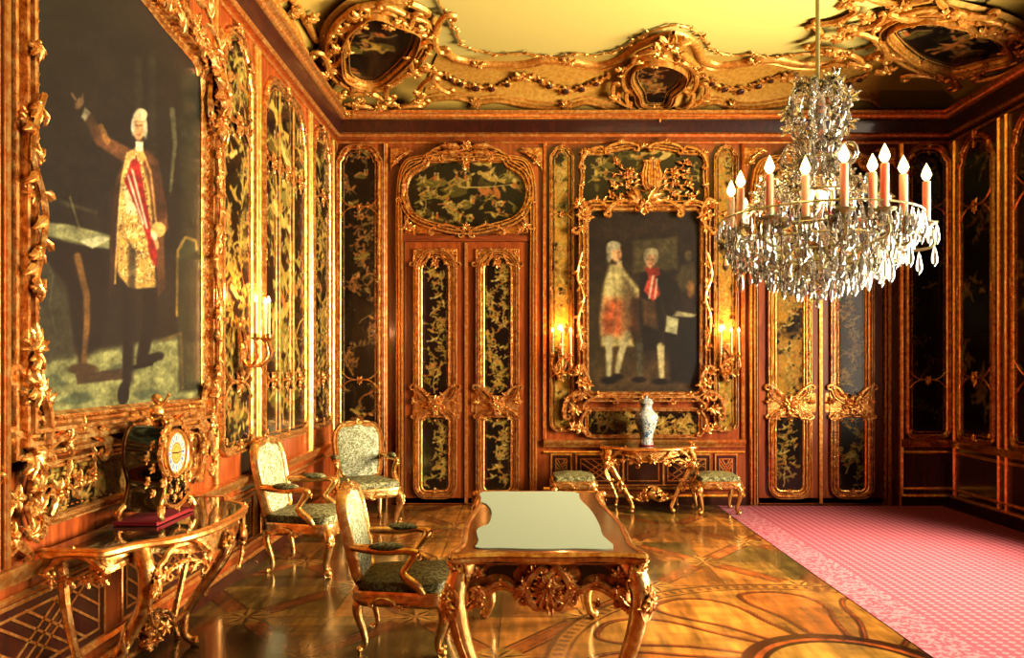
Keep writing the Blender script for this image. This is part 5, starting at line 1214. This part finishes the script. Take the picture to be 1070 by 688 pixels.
m = MB(Fr((0, -.035, S + .02), (1, 0, 0), (0, 0, 1), (0, -1, .3))); m.clump(0, 0, 0, -PI / 2, .08, 6, 2.0); mb.merge(m)
mb.build('figure', 'gold', root)

# ------------------------------------------------------------------ writing desk
random.seed(14)
DX, DY, DH = .11, 3.98, .78
root = empty('writing_desk', (DX, DY, 0), 'gilt-mounted writing desk with a pale cream top in the middle of the floor', 'desk')
right = [(.0, -.80), (.20, -.79), (.33, -.80), (.392, -.815), (.385, -.76), (.362, -.64), (.368, -.45), (.375, -.2), (.36, .05), (.345, .3), (.338, .5), (.345, .66), (.37, .79), (.30, .795), (.15, .79), (.0, .79)]
to = cr(right + [(-x, y) for x, y in right[::-1][1:-1]], 3, True)
MB().plate(inset(to, .012), DH - .04, DH).build('table_top', 'veneer', root)
mb = MB().sweep(to, [(-.012, DH - .045), (.006, DH - .045), (.016, DH - .03), (.012, DH - .018), (.022, DH - .010), (.012, DH + .004), (-.004, DH + .005), (-.012, DH)])
beading(mb, inset(to, -.014), .010, DH - .012, .024)
for sx in (-1, 1):
    for sy in (-1, 1): mb.ball((sx * .392, sy * .80, DH - .014), .026, 9, 6, (1, 1, .8)); m = MB(Fr((sx * .40, sy * .81, DH - .03), (sx, -sy, 0), (0, 0, 1), (sx, sy, 0))); m.clump(0, 0, 0, -PI / 2, .06, 5, 2.2); mb.merge(m)
mb.build('gilt_edge', 'gold', root)
TP = Fr((0, 0, DH + .004), (1, 0, 0), (0, 1, 0), (0, 0, 1))
wp = cr([TP.px(*q) for q in [(505, 514.5), (550, 514.2), (600, 514.5), (606, 522), (617, 533), (626, 548), (630, 560), (641, 573), (600, 573.5), (560, 574), (520, 573), (497.5, 572.5), (500, 566), (498, 556), (501, 551.5), (510, 548), (513.5, 540), (513, 533), (508, 527), (502.5, 525), (503, 521)]], 3, True)
wp = [(a - DX, b - DY) for a, b in wp]
MB().plate(wp, DH + .0005, DH + .005).build('writing_surface', 'felt', root)
# small gilt-edged wood lobe let into the left side of the surface
lob = [(-.355 + .115 * math.cos(a) * (1 if math.cos(a) > 0 else .1), .16 + .14 * math.sin(a)) for a in [i * PI / 12 for i in range(24)]]
# apron on four sides
mb, mc = MB(), MB()
for F, hw in ((Fr((0, -.765, DH), (1, 0, 0), (0, 0, 1), (0, -1, 0)), .33), (Fr((0, .765, DH), (-1, 0, 0), (0, 0, 1), (0, 1, 0)), .33), (Fr((.335, 0, DH), (0, 1, 0), (0, 0, 1), (1, 0, 0)), .72), (Fr((-.335, 0, DH), (0, -1, 0), (0, 0, 1), (-1, 0, 0)), .72)):
    m = MB(F); k = hw / .33; lowr = cr([(-hw, -.24), (-hw * .82, -.18), (-hw * .6, -.145), (-hw * .38, -.165), (-hw * .2, -.22), (0, -.235), (hw * .2, -.22), (hw * .38, -.165), (hw * .6, -.145), (hw * .82, -.18), (hw, -.24)], 5)
    m.plate([(-hw, -.045)] + lowr + [(hw, -.045)], -.02, .0); mb.merge(m)
    m = MB(F); m.sweep(lowr, [(-.018, 0), (-.014, .020), (.0, .028), (.014, .016), (.014, -.02)], closed=False)
    m.clump(0, -.13, .02, PI / 2, .14, 9, 3.4); m.clump(0, -.15, .02, -PI / 2, .17, 9, 2.8); m.flower(0, -.13, .045, .05)
    for j in range(10): m.clump(random.uniform(-.1, .1), random.uniform(-.24, -.07), .02, random.uniform(0, 6.28), .06, 4, 2.2); m.ball((0, -.115, .03), .04, 10, 6, (.8, 1, .8))
    for s_ in (-1, 1):
        m.cscroll((s_ * .045, -.07), (s_ * .06, -.22), s_ * .035, .020, .025); m.cscroll((s_ * .10, -.175), (s_ * hw * .9, -.185), s_ * .05, .014, .02)
        for j in range(3): m.clump(s_ * (.05 + .03 * j), -.10 - .03 * j, .02, PI / 2 - s_ * (.4 + j * .8), .08, 5, 1.8)
        m.clump(s_ * hw * .9, -.10, .02, PI / 2, .08, 5, 2.2); m.clump(s_ * hw * .88, -.14, .02, -PI / 2, .10, 5, 1.8)
    mc.merge(m)
    for s_ in (-1, 1): MB(F).plate([(s_ * a * k, b) for a, b in cr([(.125, -.062), (.17, -.058), (.24, -.064), (.265, -.105), (.22, -.092), (.17, -.10), (.14, -.125), (.145, -.09)], 3, True)], .0, .004).build('black_inlay', 'black', root)
mb.build('apron', 'apron_wood', root); mc.build('apron_mounts', 'gold', root)
for sx in (-1, 1):
    for sy in (-1, 1):
        P = cr([(sx * .335, sy * .755, .73), (sx * .375, sy * .79, .67), (sx * .385, sy * .80, .58), (sx * .36, sy * .78, .43), (sx * .315, sy * .745, .27), (sx * .295, sy * .73, .13), (sx * .315, sy * .745, .05), (sx * .34, sy * .77, .028)], 5)
        n = len(P); mb = MB().tube(P, [(.048 if i < 8 else max(.022, .048 - (i - 8) * .0013)) + (.010 if i > n - 4 else 0) for i in range(n)], 9)
        lg = mb.build('leg', 'gold_chair', root)
        mb = MB(); D2 = Vector((sx, sy, 0)).normalized(); T2 = Vector((-sy, sx, 0))
        for i, sz in ((2, .10), (9, .09)):
            m = MB(Fr(Vector(P[i]) + D2 * .036, T2, (0, 0, 1), D2)); m.clump(0, .02, .0, PI / 2, sz * .7, 6, 2.4); m.clump(0, 0, .0, -PI / 2, sz * 1.3, 6, 1.2); m.flower(0, 0, .014, sz * .4); m.cscroll((-.03, .03), (-.02, -.09), -.02, .009, -.01); m.cscroll((.03, .03), (.02, -.09), .02, .009, -.01); mb.merge(m)
        for off in (.028, -.028): mb.tube([tuple(Vector(p) + D2 * max(.014, .034 - .0005 * i) + T2.normalized() * off * (1 - i / n * .6)) for i, p in enumerate(P)], .006, 5)
        e = Vector(P[-1]); mb.ball(tuple(e + Vector((0, 0, .002))), .030, 9, 6); m = MB(Fr(e + D2 * .02 + Vector((0, 0, .03)), T2, (0, 0, 1), D2)); m.clump(0, 0, 0, PI / 2, .09, 5, 1.0); mb.merge(m)
        mb.build('leg_mount', 'gold', lg)

# ------------------------------------------------------------------ wall sconces
def candle_at(p, h, r, root, name='candle', fl=.055):
    c = MB().lathe([(r, p[2]), (r, p[2] + h), (r * .5, p[2] + h + .004)], 10, (p[0], p[1])).build(name, 'candle', root)
    z = p[2] + h
    MB().lathe([(.003, z), (r * .95, z + fl * .18), (r * 1.35, z + fl * .36), (r * .8, z + fl * .68), (.001, z + fl)], 9, (p[0], p[1])).build('flame', 'flame', c)
    return c
def point(name, loc, W, col=(1, .62, .28), r=.03):
    l = bpy.data.lights.new(name, 'POINT'); l.energy = W; l.color = col; l.shadow_soft_size = r
    o = bpy.data.objects.new(name, l); C.objects.link(o); o.location = loc; return o
SC_W, CH_W = 9.0, 0.9
def sconce(label, loc, rz, seed, arms=((-.10, -.16), (.0, -.22), (.10, -.16))):
    random.seed(seed)
    root = empty('wall_sconce', loc, label, 'sconce', 'three-candle gilt wall sconces', rz=rz)
    F = Fr((0, -.0, 0), (1, 0, 0), (0, 0, 1), (0, -1, 0)); m = MB(F)
    m.cscroll((-.03, .02), (.03, .24), .05, .017, .03); m.cscroll((.03, .10), (-.02, .36), -.05, .016, .03); m.clump(0, .02, .02, -PI / 2, .09, 5, 1.6); m.clump(0, .36, .02, PI / 2, .12, 6, 1.8); m.flower(0, .2, .04, .05); m.clump(0, .1, .03, PI / 2, .1, 5, 1.6)
    m.plate(cr([(0, 0), (.03, .08), (.025, .2), (.035, .3), (0, .38), (-.035, .3), (-.025, .2), (-.03, .08)], 4, True), .005, .02); m.build('backplate', 'gold', root)
    for x, y in arms:
        P = cr([(0, -.03, .12), (x * .5, y * .6, .06), (x * 1.05, y * 1.1, .14), (x, y, .26)], 6); mb = MB().tube(P, .010, 7)
        mb.lathe([(.012, .25), (.038, .268), (.040, .275), (.016, .278), (.02, .30), (.018, .305)], 12, (x, y)); m = MB(Fr(P[8], (1, 0, 0), (0, 0, 1), (0, -1, 0))); m.clump(0, 0, 0, PI / 2, .05, 4, 1.8); m.leaf(0, 0, 0, -.4, .06, .025); mb.merge(m)
        mb.build('arm', 'gold', root); candle_at((x, y, .30), .23, .0115, root)
    R_ = Matrix.Rotation(rz, 3, 'Z'); q = Vector(loc) + R_ @ Vector((0, -.12, .60)); point('sconce_light', q, SC_W, (1, .42, .14))
sconce('three-candle gilt sconce on the left side of the double portrait', (ux(586), YB - .03, 1.42), 0, 21)
sconce('three-candle gilt sconce on the right side of the double portrait', (ux(758), YB - .03, 1.42), 0, 22)
sconce('three-candle gilt sconce on the left wall beside the huge portrait', (XL + .03, 5.66, 1.50), PI / 2, 23)

# ------------------------------------------------------------------ chandelier
random.seed(31)
HX, HY = 1.74, 4.5
root = empty('chandelier', (HX, HY, 1.95), 'crystal chandelier with many lit candles hanging on a thin rod', 'chandelier')
L0 = Vector((HX, HY, 1.95)); zz = lambda y, Y=HY: EYE + (CY - y) * Y / FL - 1.95
MB().tube([(0, 0, 1.25), (0, 0, ZC1 - 1.95 - .02)], .013, 8).build('rod', 'rod', root)
MB().lathe([(.10, ZC1 - 1.95 - .012), (.09, ZC1 - 1.95 - .04), (.03, ZC1 - 1.95 - .07), (.013, ZC1 - 1.95 - .08)], 16).build('ceiling_rose', 'gold', root)
MB().lathe([(.01, .08), (.045, .10), (.06, .14), (.03, .20), (.05, .26), (.09, .33), (.06, .40), (.03, .46), (.05, .55), (.07, .62), (.035, .70), (.03, .85), (.055, .95), (.03, 1.05), (.05, 1.12), (.028, 1.2), (.012, 1.28)], 14).build('stem', 'crystal', root)
MB().lathe([(.02, .30), (.07, .32), (.075, .35), (.03, .37)], 14).build('hub', 'gold', root)
CAND = [(767, 197, 153, .50), (785, 187, 183, .46), (807, 172, 221, .52), (822, 173, 240, .40), (853, 160, 262, .56), (883, 190, 55, .34), (901, 160, 285, .55), (893, 170, 300, .36), (911, 172, 308, .50), (927, 205, 18, .50), (945, 180, 345, .58), (765, 215, 128, .50), (803, 196, 110, .36)]
mbp_all = []
def drop(mb, x, y, z, L, w):
    k = 6; vs = [(x, y, z)]
    for rr, q in ((.45, .22), (1, .62), (.8, .82)):
        for i in range(k): a = 2 * PI * i / k; vs.append((x + w * rr * math.cos(a), y + w * rr * .6 * math.sin(a), z - L * q))
    vs.append((x, y, z - L)); fs = [(0, 1 + (i + 1) % k, 1 + i) for i in range(k)]
    for j in range(2):
        for i in range(k): l = (i + 1) % k; fs.append((1 + j * k + i, 1 + j * k + l, 1 + (j + 1) * k + l, 1 + (j + 1) * k + i))
    fs += [(1 + 2 * k + i, 1 + 2 * k + (i + 1) % k, 1 + 3 * k) for i in range(k)]
    mb.add(vs, fs)
    mb.ball((x, y, z + .010), .008, 5, 3)
drops = []
for x, yf, deg, r in CAND:
    a = math.radians(deg); cx_, cy_ = r * math.cos(a), r * math.sin(a); zf = zz(yf, HY + cy_); zb = zf - .30
    P = cr([(cx_ * .06, cy_ * .06, .34), (cx_ * .35, cy_ * .35, .20), (cx_ * .75, cy_ * .75, .26), (cx_ * 1.06, cy_ * 1.06, zb - .12), (cx_, cy_, zb - .01)], 6)
    mb = MB().tube(P, .009, 6); n = 8
    mb.lathe([(.010, zb - .03), (.02, zb - .01), (.055, zb + .005), (.058, zb + .012), (.02, zb + .012), (.02, zb + .03)], 12, (cx_, cy_)); mb.build('arm', 'rod', root)
    candle_at((cx_, cy_, zb + .02), .225, .021, root, fl=.105)
    for k in range(n):
        b = 2 * PI * k / n; drops.append((cx_ + .056 * math.cos(b), cy_ + .056 * math.sin(b), zb, random.uniform(.08, .13), .016, 0))
    for k in range(4):
        q = P[7 + 4 * k]; drops.append((q[0], q[1], q[2] - .01, random.uniform(.09, .15), .02, 1))
# hoops with hanging drops, lower tiers
hoops = [(.56, .47, 60, .12), (.50, .38, 52, .14), (.44, .33, 46, .13), (.36, .26, 40, .13), (.28, .20, 32, .12), (.20, .16, 24, .12), (.12, .12, 12, .10), (.20, .62, 16, .11), (.13, .82, 12, .1)]
for R_, z, n, L in hoops:
    MB().tube([(R_ * math.cos(a), R_ * math.sin(a), z) for a in [i * PI / 20 for i in range(40)]], .006, 5, closed=True).build('hoop', 'rod', root)
    for k in range(n):
        b = 2 * PI * k / n + random.uniform(-.03, .03); drops.append((R_ * math.cos(b), R_ * math.sin(b), z - .012, L * random.uniform(.8, 1.25), random.choice((.010, .012, .015, .024)), 2))
for s_ in range(8):                                         # upper crystal scrolls forming the crown
    a = s_ * PI / 4 + .2; ca, sa = math.cos(a), math.sin(a)
    P = cr([(.03 * ca, .03 * sa, 1.22), (.10 * ca, .10 * sa, 1.27), (.17 * ca, .17 * sa, 1.18), (.15 * ca, .15 * sa, 1.02), (.10 * ca, .10 * sa, .88), (.14 * ca, .14 * sa, .74), (.24 * ca, .24 * sa, .66), (.34 * ca, .34 * sa, .64), (.37 * ca, .37 * sa, .58)], 5)
    mb = MB().tube(P, [.008 + .005 * math.sin(i * .7) ** 2 for i in range(len(P))], 6)
    m = MB(Fr((0, 0, 0), (ca, sa, 0), (0, 0, 1), (-sa, ca, 0)))
    for k in range(3, len(P), 4): m.clump(math.hypot(P[k][0], P[k][1]), P[k][2], 0, random.uniform(0, 6.28), .13, 5, 2.6)
    mb.merge(m)
    for k in (6, 12, 18, 24): mb.ball(P[k], .028, 6, 4, (1, 1, .8))
    ctr = Vector((.17 * ca, .17 * sa, .84)); mb.tube([tuple(ctr + Vector((ca, sa, 0)) * .045 * math.cos(t_) + Vector((0, 0, 1)) * .06 * math.sin(t_)) for t_ in [i * PI / 6 for i in range(12)]], .012, 6, closed=True)
    mb.build('crystal_scroll', 'crystal', root)
    for k in (12, 20, 28, 36): drops.append((P[k][0], P[k][1], P[k][2] - .015, .10, .018, 3))
for k in range(30):
    b = random.uniform(0, 6.28); z = random.uniform(.5, 1.2); rr = random.uniform(.03, .09); drops.append((rr * math.cos(b), rr * math.sin(b), z, .08, .016, 3))
# round pendants hung at the outer rim and the bottom finial
for k in range(14):
    b = 2 * PI * k / 14; R_ = .55; mb = MB(); z = .37
    mb.tube([(R_ * math.cos(b), R_ * math.sin(b), .47), (R_ * math.cos(b), R_ * math.sin(b), z + .03)], .003, 4)
    mb.ball((R_ * math.cos(b), R_ * math.sin(b), z), .034, 10, 7, (1, 1, 1.15)); mb.build('glass_ball', 'crystal', root)
mb = MB().ball((0, 0, .03), .04, 10, 7); mb.tube([(0, 0, .06), (0, 0, .12)], .006, 5); drop(mb, 0, 0, -.005, .05, .014); mb.build('finial', 'crystal', root)
random.shuffle(drops); drops.sort(key=lambda d: d[1])
for d in drops[:86]:
    mb = MB(); drop(mb, *d[:5]); mb.build('crystal_drop', 'crystal', root, smooth=False)
mb = MB()
for d in drops[86:]: drop(mb, *d[:5])
tag(mb.build('crystal_drops', 'crystal', root, smooth=False), kind='stuff')
for k in range(6):
    a = k * PI / 3; point('chandelier_light', (HX + .62 * math.cos(a), HY + .62 * math.sin(a), 2.62), CH_W)
point('chandelier_light', (HX, HY, 2.55), CH_W * .6, r=.05)

# ------------------------------------------------------------------ daylight through the windows, camera
def area(name, loc, rot, sx, sy, W, col):
    l = bpy.data.lights.new(name, "AREA"); l.spread = math.radians(140); l.shape = 'RECTANGLE'; l.size, l.size_y = sx, sy; l.energy = W; l.color = col
    o = bpy.data.objects.new(name, l); C.objects.link(o); o.location = loc; o.rotation_euler = rot; return o
for i, (a, b) in enumerate(WINS):
    area('window_daylight', (XR + WT - .14, (a + b) / 2, (WZ0 + WZ1) / 2), (0, PI / 2, 0), WZ1 - WZ0, b - a, (620, 240, 170)[i], (1.0, .86, .62))
w = bpy.data.worlds.new('sky'); bpy.context.scene.world = w; w.use_nodes = True
bg = w.node_tree.nodes['Background']; bg.inputs[0].default_value = (.9, .82, .6, 1); bg.inputs[1].default_value = 1.0
cam = bpy.data.cameras.new('camera'); co = bpy.data.objects.new('camera', cam); C.objects.link(co)
co.location = (0, 0, EYE); co.rotation_euler = (PI / 2, 0, 0)
cam.sensor_width = 36; cam.lens = FL * 36 / 1070; cam.shift_x = -(CX - 535) / 1070; cam.shift_y = (CY - 344) / 1070
cam.clip_start = .05
sc = bpy.context.scene; sc.camera = co
sc.view_settings.view_transform = 'Standard'; sc.view_settings.look = 'None'; sc.view_settings.gamma = 1; sc.view_settings.exposure = 0.42
sc.view_settings.use_curve_mapping = False
sc.cycles.max_bounces = 6; sc.cycles.diffuse_bounces = 0; sc.cycles.glossy_bounces = 2; sc.cycles.transmission_bounces = 5
sc.cycles.caustics_reflective = False; sc.cycles.caustics_refractive = False; sc.cycles.sample_clamp_indirect = 6.0
sc.cycles.use_denoising = True
